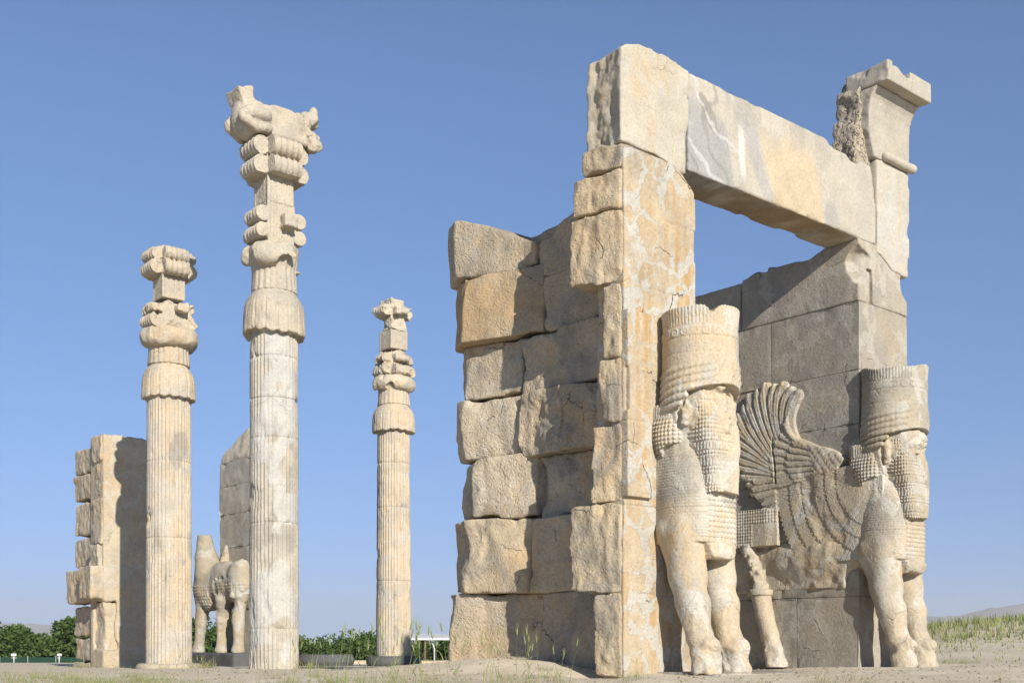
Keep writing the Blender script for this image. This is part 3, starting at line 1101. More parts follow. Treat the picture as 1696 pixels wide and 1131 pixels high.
        d = np.maximum(np.maximum(r - R, zb - z), z - zt) * .9
        # bull horns wrapped round the brow, their tips curling up at the front
        for sg in (-1, 1):
            for k in range(-3, 3):
                pts = []
                for j in range(15 if k >= 0 else 10 + k):
                    a = 2.3 - j * .152
                    zc = 3.80 + .105 * k + .16 * (1 - a / 2.3) + .42 * max(0, (.62 - a) / .5) ** 2 * (1 - .25 * max(k, 0))
                    RR = .578 - .006 * k
                    pts.append(((math.sin(a) * RR * sg, -.47 - math.cos(a) * RR, zc), .046 * (1 - .6 * max(0, (j - 8) / 7))))
                d = smin(d, chain(p, pts, .01), .014)
        rim = np.abs(z - 3.86) < .1
        return d + .006 * fbm(p, 5, 3, seed + 33)

    return legs, torso, head, bun, beard, hat


def build_statue(frame, cx, base, label, mat, seed, wall, h=.0155):
    root = frame.thing("bull_statue", label, "statue", (cx + base[0], base[1], -.45))
    legs, torso, head, bun, beard, hat = statue_fns(seed, wall)
    bb = (base[0], base[1], -.45)

    def body(p):
        d = smin(legs(p), torso(p), .02)
        return smin(d, head(p), .05)
    V, F = sdf(body, (-.72, -1.35, -.5), (.72, .4, 4.05), h, .08)
    part("body", V, F, mat, root, bb)
    V, F = sdf(hat, (-.72, -1.2, 3.36), (.72, .25, 5.12), h * .9, .08)
    part("crown", V, F, mat, root, bb)
    V, F = sdf(beard, (-.5, -1.12, 2.15), (.5, -.40, 3.7), h * .85, .06)
    part("beard", V, F, mat, root, bb)
    for sg in (-1, 1):
        V, F = sdf(bun(sg), (min(.1 * sg, .75 * sg), -.6, 2.6), (max(.1 * sg, .75 * sg), .25, 3.6), h * .85, .06)
        part("hair_bun", V, F, mat, root, bb)
    return root, bb


S1, sb1 = build_statue(G, 1.24, (0, -.4), "warm cream bull statue with a feathered crown in front of the left pier", M_statue, 200.0, 0)
S2, sb2 = build_statue(G, 6.61, (0, -.4), "greyer bull statue with a raised wing on the right pier", M_statue2, 240.0, 1)


# relief wing and flank on the passage wall, in gate coordinates minus the statue centre
def bez(a, b, c, n=26):
    t = np.linspace(0, 1, n)[:, None]
    return (1 - t) ** 2 * np.array(a) + 2 * t * (1 - t) * np.array(b) + t * t * np.array(c)


def feather(Y, Z, curve, w0, w1):
    """distance to a curve, signed side and parameter"""
    best = np.full(Y.shape, 9.0)
    side = np.zeros(Y.shape)
    tt = np.zeros(Y.shape)
    n = len(curve) - 1
    for k in range(n):
        a, b = curve[k], curve[k + 1]
        ab = b - a
        L = ab @ ab
        t = np.clip(((Y - a[0]) * ab[0] + (Z - a[1]) * ab[1]) / L, 0, 1)
        dx, dz = Y - a[0] - t * ab[0], Z - a[1] - t * ab[1]
        d = np.sqrt(dx * dx + dz * dz)
        m = d < best
        best = np.where(m, d, best)
        side = np.where(m, np.sign(dx * ab[1] - dz * ab[0]) * d, side)
        tt = np.where(m, (k + t) / n, tt)
    return best, side, tt


def wing_height():
    y = np.arange(-.62, 3.05, .0125)
    z = np.arange(1.4, 5.2, .0125)
    Y, Z = np.meshgrid(y, z, indexing='ij')
    H = np.full(Y.shape, -.1)
    ctrl = np.array([(1.30, 4.74), (1.52, 4.93), (1.76, 4.98), (1.98, 5.02), (2.22, 4.98), (2.43, 4.87), (2.62, 4.67), (2.74, 4.39),
                     (2.78, 4.09), (2.74, 3.79), (2.62, 3.47), (2.46, 3.18), (2.27, 2.93), (2.02, 2.74)])
    L = np.concatenate([[0], np.cumsum(np.hypot(*np.diff(ctrl, axis=0).T))])
    n = 19
    tl = np.linspace(0, L[-1], n)
    tips = np.stack([np.interp(tl, L, ctrl[:, 0]), np.interp(tl, L, ctrl[:, 1])], 1)
    order = list(range(n))
    for i in order:
        tp = tips[i] - (.05 * (i % 2)) * (tips[i] - np.array([1.6, 3.6])) / 1.3
        f = i / (n - 1)
        root = (1.34 + .50 * math.sin(f * math.pi) - .44 * f * f, 3.92 - .95 * f)
        mid = np.array(root) * .5 + np.array(tp) * .5
        bow = .22 * (1 - f) + .02
        if f < .12:
            bow = .30
        dv = np.array(tp) - np.array(root)
        nrm = np.array([dv[1], -dv[0]]) / np.linalg.norm(dv)
        ctl = mid + nrm * bow * (1 if f < .45 else -.25)
        d, s, t = feather(Y, Z, bez(root, ctl, tp), 0, 0)
        w = .075 + .050 * t
        ins = d < w
        x_ = s / w
        prof = .088 + .028 * np.clip(x_, -1, 1) + .014 * np.exp(-((x_ - .28) / .10) ** 2) - .03 * sstep(.88, 1.0, t) * sstep(.5, 1, d / w)
        H = np.where(ins, np.maximum(H, prof), H)
    # second row
    rows = (([(1.58, 4.02), (1.70, 3.90), (1.79, 3.76), (1.83, 3.61), (1.82, 3.46), (1.77, 3.32), (1.70, 3.19), (1.60, 3.07)], (1.0, 3.62), (.95, 3.15), .108, .075),
            ([(1.30, 3.84), (1.38, 3.73), (1.43, 3.60), (1.44, 3.47), (1.41, 3.34), (1.34, 3.22), (1.25, 3.11)], (.72, 3.58), (.66, 3.20), .122, .062))
    for tips2, ra, rb2, hh, w0 in rows:
        for i, tp in enumerate(tips2):
            f = i / (len(tips2) - 1)
            root = (ra[0] + (rb2[0] - ra[0]) * f, ra[1] + (rb2[1] - ra[1]) * f)
            mid = (np.array(root) + tp) / 2 + np.array([.01, .05 * (1 - f * 1.6)])
            d, s, t = feather(Y, Z, bez(root, mid, tp), 0, 0)
            w = w0 + .022 * t
            x_ = s / w
            H = np.where(d < w, np.maximum(H, hh + .018 * np.clip(x_, -1, 1) + .010 * np.exp(-((x_ - .28) / .12) ** 2)), H)
    # long lower feathers lying almost level
    for i, tp in enumerate([(1.62, 2.60), (1.86, 2.66), (2.04, 2.78), (2.18, 2.93), (2.26, 3.08), (2.22, 3.22)]):
        root = (.55 + .06 * i, 2.86 + .06 * i)
        mid = ((root[0] + tp[0]) / 2, (root[1] + tp[1]) / 2 + .06)
        d, s, t = feather(Y, Z, bez(root, mid, tp), 0, 0)
        w = .07 + .035 * t
        x_ = s / w
        H = np.where(d < w, np.maximum(H, .104 + .022 * np.clip(x_, -1, 1) + .012 * np.exp(-((x_ - .28) / .12) ** 2)), H)
    # smooth arm of the wing, its front edge sweeping from the tip down to the shoulder point
    poly = np.array([(.22, 3.40), (.42, 3.56), (.62, 3.66), (.84, 3.72), (1.06, 3.79), (1.24, 3.88), (1.38, 4.00), (1.47, 4.16),
                     (1.51, 4.40), (1.62, 4.20), (1.50, 3.98), (1.30, 3.80), (1.05, 3.66), (.96, 3.45), (.92, 3.20), (.70, 3.06), (.40, 3.20)])
    ins = np.zeros(Y.shape, bool)
    dist = np.full(Y.shape, 9.0)
    for k in range(len(poly)):
        a, b = poly[k], poly[(k + 1) % len(poly)]
        cr = ((a[1] > Z) != (b[1] > Z)) & (Y < (b[0] - a[0]) * (Z - a[1]) / (b[1] - a[1] + 1e-9) + a[0])
        ins ^= cr
        ab = b - a
        t = np.clip(((Y - a[0]) * ab[0] + (Z - a[1]) * ab[1]) / (ab @ ab), 0, 1)
        dist = np.minimum(dist, np.hypot(Y - a[0] - t * ab[0], Z - a[1] - t * ab[1]))
    lobes = .012 * np.abs(np.sin((Y * .8 + Z) * 26)) * np.abs(np.sin((Y - Z * .7) * 22))
    H = np.where(ins, np.maximum(H, .108 + .034 * np.sqrt(np.clip(1 - (1 - np.clip(dist / .16, 0, 1)) ** 2, 0, 1)) + lobes), H)
    # flank with bands of scale feathers
    cy, c_z = -.55, 3.02
    R = np.sqrt((Y - cy) ** 2 + (Z - c_z) ** 2)
    A = np.arctan2(c_z - Z, Y - cy)
    reg = (Z < 3.30 - .18 * np.abs(Y)) & (A > -.35) & (Z > 1.50) & (Y > -.55)
    fade = .06 * sstep(.0, -.5, Y)
    for Rb, hh in ((2.32, .092), (2.02, .102), (1.74, .112), (1.46, .121), (1.20, .130), (.96, .138)):
        sc = np.abs(np.sin(A * Rb / .10 * math.pi)) ** .6
        Re = Rb - .03 + .04 * sc
        ins = reg & (R < Re)
        gro = .015 * np.exp(-(np.abs(np.sin(A * Rb / .10 * math.pi)) / .16) ** 2) + .008 * np.exp(-(np.abs(np.cos(A * Rb / .10 * math.pi)) / .16) ** 2)
        lip = .012 * sstep(.06, .0, np.abs(R - Re))
        H = np.where(ins, hh - gro + .004 * sstep(Rb - .3, Rb, R) - fade, H)
    # haunch block with a curl border, behind
    hb = (Y > 1.72) & (Y < 2.95) & (Z > 1.89) & (Z < 2.60 + .05 * np.sin((Y - 1.7) * 2.5))
    bord = (Z > 2.36) | (Y > 2.30)
    c = np.where(bord, .02 * curls(Y, Z, .062), 0.0)
    H = np.where(hb, np.maximum(H, .16 + c - .05 * sstep(2.0, 1.72, Y)), H)
    return y, z, H


wy, wz, WH = wing_height()


def wing_sd(p):
    iy = (p[:, 1] - wy[0]) / .0125
    iz = (p[:, 2] - wz[0]) / .0125
    i0 = np.clip(np.floor(iy).astype(int), 0, len(wy) - 2)
    j0 = np.clip(np.floor(iz).astype(int), 0, len(wz) - 2)
    fy = np.clip(iy - i0, 0, 1)
    fz = np.clip(iz - j0, 0, 1)
    Hh = WH[i0, j0] * (1 - fy) * (1 - fz) + WH[i0 + 1, j0] * fy * (1 - fz) + WH[i0, j0 + 1] * (1 - fy) * fz + WH[i0 + 1, j0 + 1] * fy * fz
    br = np.clip(fbm(p, 1.3, 4, 263) - .34, 0, 1) * .10
    out = (-.41 - Hh + .003 * fbm(p, 7, 2, 260) + br) - p[:, 0]           # wall face is at u = -.41
    crackw = np.abs(p[:, 1] - 1.80 - .10 * (p[:, 2] - 3.4) - .04 * fbm(p, 4, 2, 262)) - .022
    out = np.maximum(out, -np.maximum(crackw, np.abs(p[:, 2] - 3.55) - .45))
    return np.maximum(out * .6, p[:, 0] + .30)


V, F = sdf(wing_sd, (-.70, -.55, 1.42), (-.36, 3.0, 5.15), .0125, .2)
part("wing", V, F, M_statue2, S2, sb2, label="raised relief wing with long curved feathers")


def hind(p):
    # belly and broken barrel
    d = ell(p, (-.22, .9, 1.62), (.34, 1.35, .48)) + .07 * fbm(p, 2.2, 4, 270)
    d = smin(d, box(p, (-.50, .2, .95), (.0, 3.0, 1.9), .1) + .12 * (fbm(p, 2.0, 4, 271) + .45), .1)
    # hind leg
    lump = chain(p, [((-.46, 2.45, 1.85), .16), ((-.50, 2.22, 1.35), .14), ((-.50, 2.12, 1.02), .16)], .06) + .10 * fbm(p, 4.5, 3, 272) + .05 * ridged(p, 9, 2, 276)
    leg = chain(p, [((-.48, 2.16, .98), .20), ((-.49, 2.05, .55), .17), ((-.50, 1.92, .15), .17), ((-.52, 1.74, -.4), .22)], .06)
    leg = leg + sstep(.35, .0, p[:, 2]) * (.05 * fbm(p, 3.5, 3, 273) + .03 * ridged(p, 8, 2, 274))
    rim = cyl(p, (-.48, 2.16, 1.0), 2, .25, .06)
    d = np.minimum(d, np.minimum(lump, np.minimum(leg, rim)))
    d = np.maximum(d, -.46 - p[:, 2])
    hole = box(p, (-.7, .55, .93), (-.30, .95, 1.03), .02)
    return smax(d, -hole, .02)


V, F = sdf(hind, (-.85, -.3, -.5), (.1, 3.2, 2.2), .022, .12)
part("hindquarters", V, F, M_statue2, S2, sb2, label="broken belly and hind leg in weathered ochre stone")

# threshold slab under the left statue
TS = G.thing("threshold_slab", "low worn stone threshold slab under the hooves of the left bull statue", "stone slab", (1.6, -.2, -.6))
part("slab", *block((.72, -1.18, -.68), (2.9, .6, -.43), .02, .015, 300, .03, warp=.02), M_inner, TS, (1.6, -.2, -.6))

# ------------------------------------------------------------------ columns


def lathe_shaft(r0, r1, z0, z1, nfl, fd, joints, plaster, seed, dz=.055):
    per = 7
    n = nfl * per
    th = np.arange(n) * 2 * math.pi / n
    zs = np.arange(z0, z1 + dz, dz)
    zs = np.sort(np.concatenate([zs] + [[j - .012, j, j + .012] for j in joints]))
    T, Z = np.meshgrid(th, zs)
    fr = np.mod(T * nfl / (2 * math.pi), 1.0)
    R = r0 + (r1 - r0) * (Z - z0) / (z1 - z0)
    P = np.stack([np.cos(T) * R, np.sin(T) * R, Z], -1).reshape(-1, 3)
    pl = np.clip(plaster(T, Z, P), 0, 1)
    dep = fd * np.sin(math.pi * fr) * (1 - pl)
    R = R - dep - pl * fd * .25
    drum = np.searchsorted(np.array(joints), Z.ravel()).reshape(Z.shape)
    R = R + (np.sin(drum * 12.9 + seed) * .006)
    for j in joints:
        R = R - .018 * np.exp(-((Z - j) / .012) ** 2) - (.07 * np.exp(-((Z - j) / .07) ** 2).ravel() * np.clip(fbm(P, 3.5, 3, seed + 11) - .12, 0, 1) * 2).reshape(Z.shape)
    chip = np.clip(fbm(P * np.array([1, 1, .6]), 2.3, 4, seed) - .22, 0, 1).reshape(Z.shape)
    R = R - .12 * chip
    R = R + .004 * fbm(P, 8, 2, seed + 2).reshape(Z.shape)
    V = np.stack([np.cos(T) * R, np.sin(T) * R, Z], -1).reshape(-1, 3)
    m = len(zs)
    i, j = np.meshgrid(np.arange(m - 1), np.arange(n), indexing='ij')
    a = (i * n + j).ravel()
    b = (i * n + (j + 1) % n).ravel()
    F = np.stack([a, b, b + n, a + n], 1)
    return V, F, pl.ravel(), P


def build_column(label, X, Y, zb, r0, r1, zbell, bh, rb, palm, tiers, mats, seed, broken, bull=None, base=None, joints=()):
    m_sh, m_cap = mats
    root = thing("fluted_column", label, "column", (X, Y, zb), Frame.TH)
    B = (0, 0, zb)

    def plaster(T, Z, P):
        a = sstep(.14, .17, fbm(P, 1.0, 3, seed + 40).reshape(Z.shape))
        return a * broken
    V, F, pl, P = lathe_shaft(r0, r1, zb, zbell + .25, 36, .034, list(joints), plaster, seed)
    col = np.zeros((len(V), 4))
    col[:, :3] = (.46, .44, .395)
    col[:, 3] = np.clip(pl * 1.3, 0, .9)
    st = sstep(.20, .25, fbm(P * np.array([1, 1, .5]), 1.5, 4, seed + 44)) * .7
    sel = st > col[:, 3]
    col[sel, :3] = (.31, .28, .235)
    col[sel, 3] = st[sel]
    part("shaft", V, F, m_sh, root, B, col=col)
    if base:
        rb_, hb_, mb = base

        def fb(p):
            r = np.sqrt(p[:, 0] ** 2 + p[:, 1] ** 2)
            q = np.stack([r - rb_ * .93, p[:, 2] - (zb + hb_ * .5)], 1)
            tor = np.sqrt(q[:, 0] ** 2 + q[:, 1] ** 2) - hb_ * .5
            d = np.minimum(tor, np.maximum(r - rb_ * .93, np.abs(p[:, 2] - zb - hb_ * .35) - hb_ * .65))
            return d + .012 * fbm(p, 4, 3, seed + 3)
        part("base", *sdf(fb, (-rb_ * 1.2, -rb_ * 1.2, zb - .3), (rb_ * 1.2, rb_ * 1.2, zb + hb_ + .1), .035), mb, root, B)

    def bell(p):
        r = np.sqrt(p[:, 0] ** 2 + p[:, 1] ** 2)
        th = np.arctan2(p[:, 1], p[:, 0])
        t = (p[:, 2] - zbell) / bh
        R = rb * np.interp(t, [-.1, 0, .12, .4, .65, .82, .92, 1.0, 1.1], [1.0, 1.0, 1.0, .99, .96, .87, .77, .71, .71])
        ph = np.abs(np.sin(th * 8))
        R = R - .030 * np.exp(-(ph / .16) ** 2) * sstep(.9, .6, t) + .010 * np.abs(np.sin(th * 24)) * sstep(.95, .7, t)
        zbot = zbell + .10 * (1 - ph) * .45 + .16 * np.clip(facet(p, 2.2, 3, seed + 6), -.2, 1) * broken
        d = np.maximum(np.maximum(r - R, zbot - p[:, 2]), p[:, 2] - (zbell + bh)) * .8
        d = d + broken * .16 * np.clip(facet(p, 1.8, 4, seed + 5) - .14, 0, 1) + .008 * fbm(p, 6, 3, seed + 7)
        ring = np.abs(t - .93)
        return d + .01 * np.exp(-(ring / .02) ** 2)
    part("bell_capital", *sdf(bell, (-rb - .1, -rb - .1, zbell - .15), (rb + .1, rb + .1, zbell + bh + .05), .026, .1), m_cap, root, B)
    z0, z1, rp, rf = palm

    def palmf(p):
        r = np.sqrt(p[:, 0] ** 2 + p[:, 1] ** 2)
        th = np.arctan2(p[:, 1], p[:, 0])
        t = (p[:, 2] - z0) / (z1 - z0)
        R = rp * (1.03 - .06 * np.sin(np.clip(t, 0, 1) * 3.14)) + .05 * sstep(.45, .7, t)
        R = R + .026 * (np.abs(np.sin(th * 11)) - .5) * sstep(.8, .6, t) + .016 * np.exp(-(np.sin(th * 4) / .15) ** 2)
        d = np.maximum(np.maximum(r - R, z0 - p[:, 2]), p[:, 2] - z1 - .05 * fbm(p, 3, 2, seed)) * .85
        # heavy drooping lip, broken away in places
        mn = (rf - rp) * .92
        lobe = np.abs(np.cos(th * 4 + .4))
        q1, q2 = r - (rf - mn * (1.0 - .12 * lobe)), (p[:, 2] - (z0 + (z1 - z0) * .74)) * .80
        tor = np.sqrt(q1 * q1 + q2 * q2) - mn
        miss = fbm(np.stack([np.cos(th) * 1.3 + seed, np.sin(th) * 1.3, p[:, 2] * .5], 1), 1.0, 2, seed) + .22 * broken - .12
        tor = np.maximum(tor, np.clip(miss, -1, 1) * .55) + .06 * facet(p, 3.2, 3, seed + 8)
        d = smin(d, tor, .015)
        return d + .03 * broken * facet(p, 4, 3, seed + 18) + .008 * fbm(p, 6, 3, seed + 9)
    part("palm_capital", *sdf(palmf, (-rf - .12, -rf - .12, z0 - .02), (rf + .12, rf + .12, z1 + .1), .026, .12), m_cap, root, B)
    # square block with scrolls
    for (ta, tb, a, scr, er, front_off) in tiers:
        hs = a / 2

        def tier(p, ta=ta, tb=tb, hs=hs, scr=scr, er=er, front_off=front_off):
            z = p[:, 2]
            d = box(p, (-hs, -hs, ta), (hs, hs, tb), .015)
            fl = .018 * np.abs(np.sin(p[:, 0] * 2 * math.pi / (hs * .4))) * (np.abs(p[:, 0]) < hs * .8)
            fl2 = .018 * np.abs(np.sin(p[:, 1] * 2 * math.pi / (hs * .4))) * (np.abs(p[:, 1]) < hs * .8)
            d = d + np.where(np.abs(p[:, 1]) > np.abs(p[:, 0]), fl, fl2)
            for (zc, r) in scr:
                for ax, sg in ((0, -1), (0, 1), (1, -1), (1, 1)):
                    if (ax, sg) in front_off:
                        continue
                    c = [0, 0, zc]
                    c[ax] = sg * (hs + r * .62)
                    oax = 1 - ax
                    e = cyl(p, c, oax, r, hs * 1.04, .02)
                    wl, wh = [-hs * .98] * 3, [hs * .98] * 3
                    wl[ax], wh[ax] = min(0, sg * (hs + r * .5)), max(0, sg * (hs + r * .5))
                    wl[2], wh[2] = zc - r * .9, zc + r * 1.15
                    e = np.minimum(e, box(p, wl, wh, .02))
                    q = p - np.array(c)
                    rr = np.sqrt(q[:, ax] ** 2 + q[:, 2] ** 2)
                    an = np.arctan2(q[:, 2], q[:, ax] * sg)
                    end = sstep(hs * .98, hs * 1.04, np.abs(q[:, oax]))
                    e = e + .036 * end * sstep(.3, .9, np.cos((rr / (r * .34) - an / (2 * math.pi)) * 2 * math.pi)) * (rr < r * .93)
                    e = e + .032 * (1 - end) * np.abs(np.cos(q[:, oax] * math.pi / (hs * .42)))
                    d = smin(d, e, .008)
            if (1, -1) in front_off:
                stub = box(p, (-.05, -hs - .30, ta + .42), (hs * .9, -hs + .1, ta + .75), .05) + .08 * fbm(p, 4, 3, seed + 12)
                d = np.minimum(d, stub)
            w = facet(p, 1.9, 4, seed + 13 + ta) * 1.1
            return d + er * np.clip(w + .12, 0, 1) + er * .5 * np.clip(facet(p, 4, 3, seed + 15), -.1, 1) + .006 * fbm(p, 6, 3, seed + 14)
        m = hs + .75
        part("scroll_block", *sdf(tier, (-m, -m, ta - .02), (m, m, tb + .06), .0215, .14), m_cap, root, B)
    if bull:
        bull(root, B, m_cap, seed)
    return root


def mid_bull(root, B, mat, seed):
    """twin bull foreparts lying back to back; heads lost, right side badly broken"""
    def f(p):
        p = p * np.array([1.06, 1, 1])
        z = p[:, 2]
        d = box(p, (-.80, -.40, 12.18), (.80, .40, 12.97), .10)
        d = smax(d, z - 12.93 - .10 * np.cos(p[:, 0] * 2.2) - .04 * fbm(p, 2.5, 3, seed + 64), .03)
        # left chest, with fleece
        ch = ell(p, (-.76, 0, 12.56), (.40, .44, .50))
        ch = ch - .012 * curls(p[:, 1], z, .09) * (p[:, 0] < -1.0) * (z < 12.5)
        d = smin(d, ch, .06)
        # folded forelegs: thigh, knee and shank tucked under
        for s2 in (-1, 1):
            leg = chain(p, [((-.45, .36 * s2, 12.62), .17), ((-.92, .38 * s2, 12.58), .155), ((-1.06, .36 * s2, 12.46), .14)], .04)
            leg = np.minimum(leg, chain(p, [((-1.06, .38 * s2, 12.40), .12), ((-.72, .42 * s2, 12.24), .105), ((-.42, .43 * s2, 12.30), .12)], .03))
            d = smin(d, leg, .018)
        # broken neck: a tall slab leaning outwards
        q = p.copy()
        q[:, 0] = p[:, 0] + .40 * (z - 12.8)
        nk = box(q, (-1.04, -.30, 12.5), (-.26, .32, 13.75), .05)
        st = np.where(p[:, 0] > -.76, 12.98 - .5 * (p[:, 0] + .76), 13.18 + .1 * (p[:, 0] + 1.1))
        nk = smax(nk, z - st - .06 * facet(p, 3, 3, seed + 60), .01) + .05 * facet(p, 2.4, 3, seed + 66)
        d = smin(d, nk, .03)
        # right forepart: what is left of neck, chest and leg stump
        r1 = chain(p, [((.70, 0, 12.75), .40), ((.95, 0, 13.0), .34), ((1.10, 0, 13.20), .20)], .05) + .16 * facet(p, 2.6, 3, seed + 61)
        r2 = ell(p, (1.0, -.06, 12.52), (.30, .36, .34)) + .16 * facet(p, 2.8, 3, seed + 62)
        r3 = cap(p, (.95, -.30, 12.26), (1.20, -.26, 12.30), .17, .13) + .07 * fbm(p, 5, 3, seed + 63)
        d = smin(d, np.minimum(r1, np.minimum(r2, r3)), .03)
        br = np.clip(facet(p, 2.2, 4, seed + 67) - .08, 0, 1) * (.12 + .10 * sstep(.45, .75, p[:, 0]))
        return d + br + .010 * fbm(p, 6, 3, seed + 65)
    part("bull_capital", *sdf(f, (-1.6, -.7, 12.0), (1.5, .7, 13.85), .022, .18), mat, root, B)


build_column("tallest grey-white fluted column, crowned with broken twin bull foreparts",
             -5.806, 28.0, -.70, .605, .585, 7.44, 1.08, .74, (8.50, 9.60, .53, .78),
             [(9.58, 10.62, .74, [(9.88, .20), (10.28, .20)], .03, ((1, -1),)), (10.60, 11.30, .72, [], .015, ()),
              (11.28, 12.26, .74, [(11.43, .245), (11.90, .245)], .015, ())],
             (M_col, M_cap), 400.0, .75, bull=mid_bull, joints=(.35, 2.9, 4.95, 5.9, 6.9))
build_column("shorter cream fluted column standing left of the tallest one, before the far pier",
             -9.72, 32.5, -.80, .64, .60, 6.86, .98, .74, (7.82, 8.86, .56, .80),
             [(8.84, 9.68, .72, [(9.02, .22), (9.40, .20)], .16, ((1, -1),)), (9.66, 10.32, .69, [], .02, ()),
              (10.30, 11.12, .70, [(10.50, .22), (10.88, .20)], .10, ())],
             (M_colo, M_capo), 430.0, .35, base=(.84, .24, M_colo), joints=(2.95, 5.1))
build_column("ochre fluted column farthest back, between the tallest column and the near gateway",
             -4.57, 44.3, -.90, .68, .62, 8.10, 1.05, .82, (9.14, 10.24, .60, .84),
             [(10.22, 11.28, .80, [(10.48, .24), (10.92, .22)], .17, ()), (11.26, 12.0, .80, [], .03, ()),
              (11.98, 13.20, .76, [(12.7, .24)], .20, ())],
             (M_colo, M_capo), 460.0, .4, base=(.92, .42, M_dark), joints=(2.4, 5.2, 6.9))  # dark base colour also paints in the shadow lying on the column's foot

# a dark column base whose column is gone
CB = thing("column_base", "low dark round column base without a column, right of the tallest column", "column base", (-9.05 * .92, 48.0 * .92, -.95))


def cbf(p):
    r = np.sqrt(p[:, 0] ** 2 + p[:, 1] ** 2)
    tor = np.sqrt((r - .86) ** 2 + (p[:, 2] - .30) ** 2) - .22
    return np.minimum(tor, np.maximum(r - 1.0, np.abs(p[:, 2] - .1) - .42)) + .01 * fbm(p, 4, 3, 5)


part("drum", *sdf(cbf, (-1.2, -1.2, -.3), (1.2, 1.2, .7), .05), M_dark, CB)
CB.location = (-7.05, 43.5, -.93)

# ------------------------------------------------------------------ far gateway
FG = Frame(-13.56, 38.0)
FP = FG.thing("gate_pier", "far stone pier behind the left column, its lit face striped by that column's shadow", "stone pier", (0.9, 1.8, -.85))
fb0 = (0.9, 1.8, -.85)


def fj(p):
    d = box(p, (.02, 0, -1.1), (1.95, 1.2, 6.98), .03)
    d = np.maximum(d, p[:, 2] - 6.95 + .25 * sstep(1.3, 1.9, p[:, 0]) - .05 * fbm(p, 3, 3, 501))
    low = box(p, (-.2, -.3, -.2), (.48, .9, 1.42), .1) + .14 * fbm(p, 2.2, 3, 503)
    d = smax(d, -low, .05)
    return d + .02 * fbm(p, 1.5, 3, 502)


part("jamb_face", *sdf(fj, (-.05, -.1, -1.1), (2.05, 1.3, 7.15), .05, .12), M_far, FP, fb0)
farb = [(-.12, .0, .9, 6.05, 6.95), (-.02, .0, .7, 4.9, 6.0), (-.06, .0, .8, 3.3, 4.85), (-.16, .05, .9, 2.3, 3.3), (-.42, .0, 1.2, 1.45, 2.6),
        (.10, .1, 1.3, -1.1, 1.4)]
for k, (x0, y0, y1, z0, z1) in enumerate(farb):
    part("stone_block", *block((x0, y0 + .03, z0), (1.2, y1, z1), .04, .07, 520 + k * 2.1, .045, warp=.06), M_far, FP, fb0)
farr = [(1.25, 2.95, 5.85, 6.75, .1), (1.2, 2.95, 4.9, 5.82, .05), (1.3, 2.9, 3.7, 4.86, .1), (1.2, 2.98, 2.6, 3.66, .12), (1.2, 3.35, 1.35, 2.55, -.12),
        (1.25, 3.05, .25, 1.3, .12), (1.1, 3.0, -.6, .22, .1), (1.0, 3.05, -1.15, -.62, .05)]
for k, (y0, y1, z0, z1, xf) in enumerate(farr):
    part("stone_block", *block((xf, y0, z0), (1.5, y1, z1), .06, .07, 540 + k * 2.1, .045, warp=.06), M_far, FP, fb0)

NP = FG.thing("gate_pier", "far grey stone pier with a pale boulder on top, half hidden by the tallest column", "stone pier", (7.0, 2.0, -1.0))
fb1 = (7.0, 2.0, -1.0)
for k, (z0, z1) in enumerate([(-.9, 1.3), (1.3, 2.5), (2.5, 3.7), (3.7, 5.0), (5.0, 6.1), (6.1, 7.05)]):
    part("stone_block", *dressed_block((6.2, .3, z0 + .004), (7.25, 4.2 - .04 * (k % 2), z1 - .004), .08, .03, 560, .10), M_inner2, NP, fb1)


def cap_rock(p):
    d = box(p, (6.2, 1.6, 7.0), (7.25, 4.17, 8.7), .05)
    zt = np.interp(p[:, 1], [1.6, 2.3, 2.7, 3.0, 3.5, 3.9, 4.2], [7.9, 8.25, 8.5, 8.4, 8.15, 7.75, 7.45])
    d = smax(d, (p[:, 2] - zt) * .8, .08)
    return smax(d, 6.2 + .45 * (p[:, 2] - 7.1) - p[:, 0], .1) + .13 * facet(p, 1.5, 4, 583)


part("stone_block", *sdf(cap_rock, (6.0, 1.4, 6.98), (7.4, 4.4, 8.8), .045, .15), M_cap, NP, fb1, label="pale broken block on the wall top")
# plinth and far bull
PL = FG.thing("plinth", "dark grey stone plinth under the far bull statue", "plinth", (5.9, 3.4, -1.0))
part("slab", *block((5.3, 1.2, -1.2), (6.19, 5.75, -.35), .02, .012, 590, .05, warp=.01), M_dark, PL, (5.9, 3.4, -1.0))
FB = FG.thing("bull_statue", "small far headless bull statue standing in profile on the dark plinth", "statue", (5.9, 3.4, -.35))


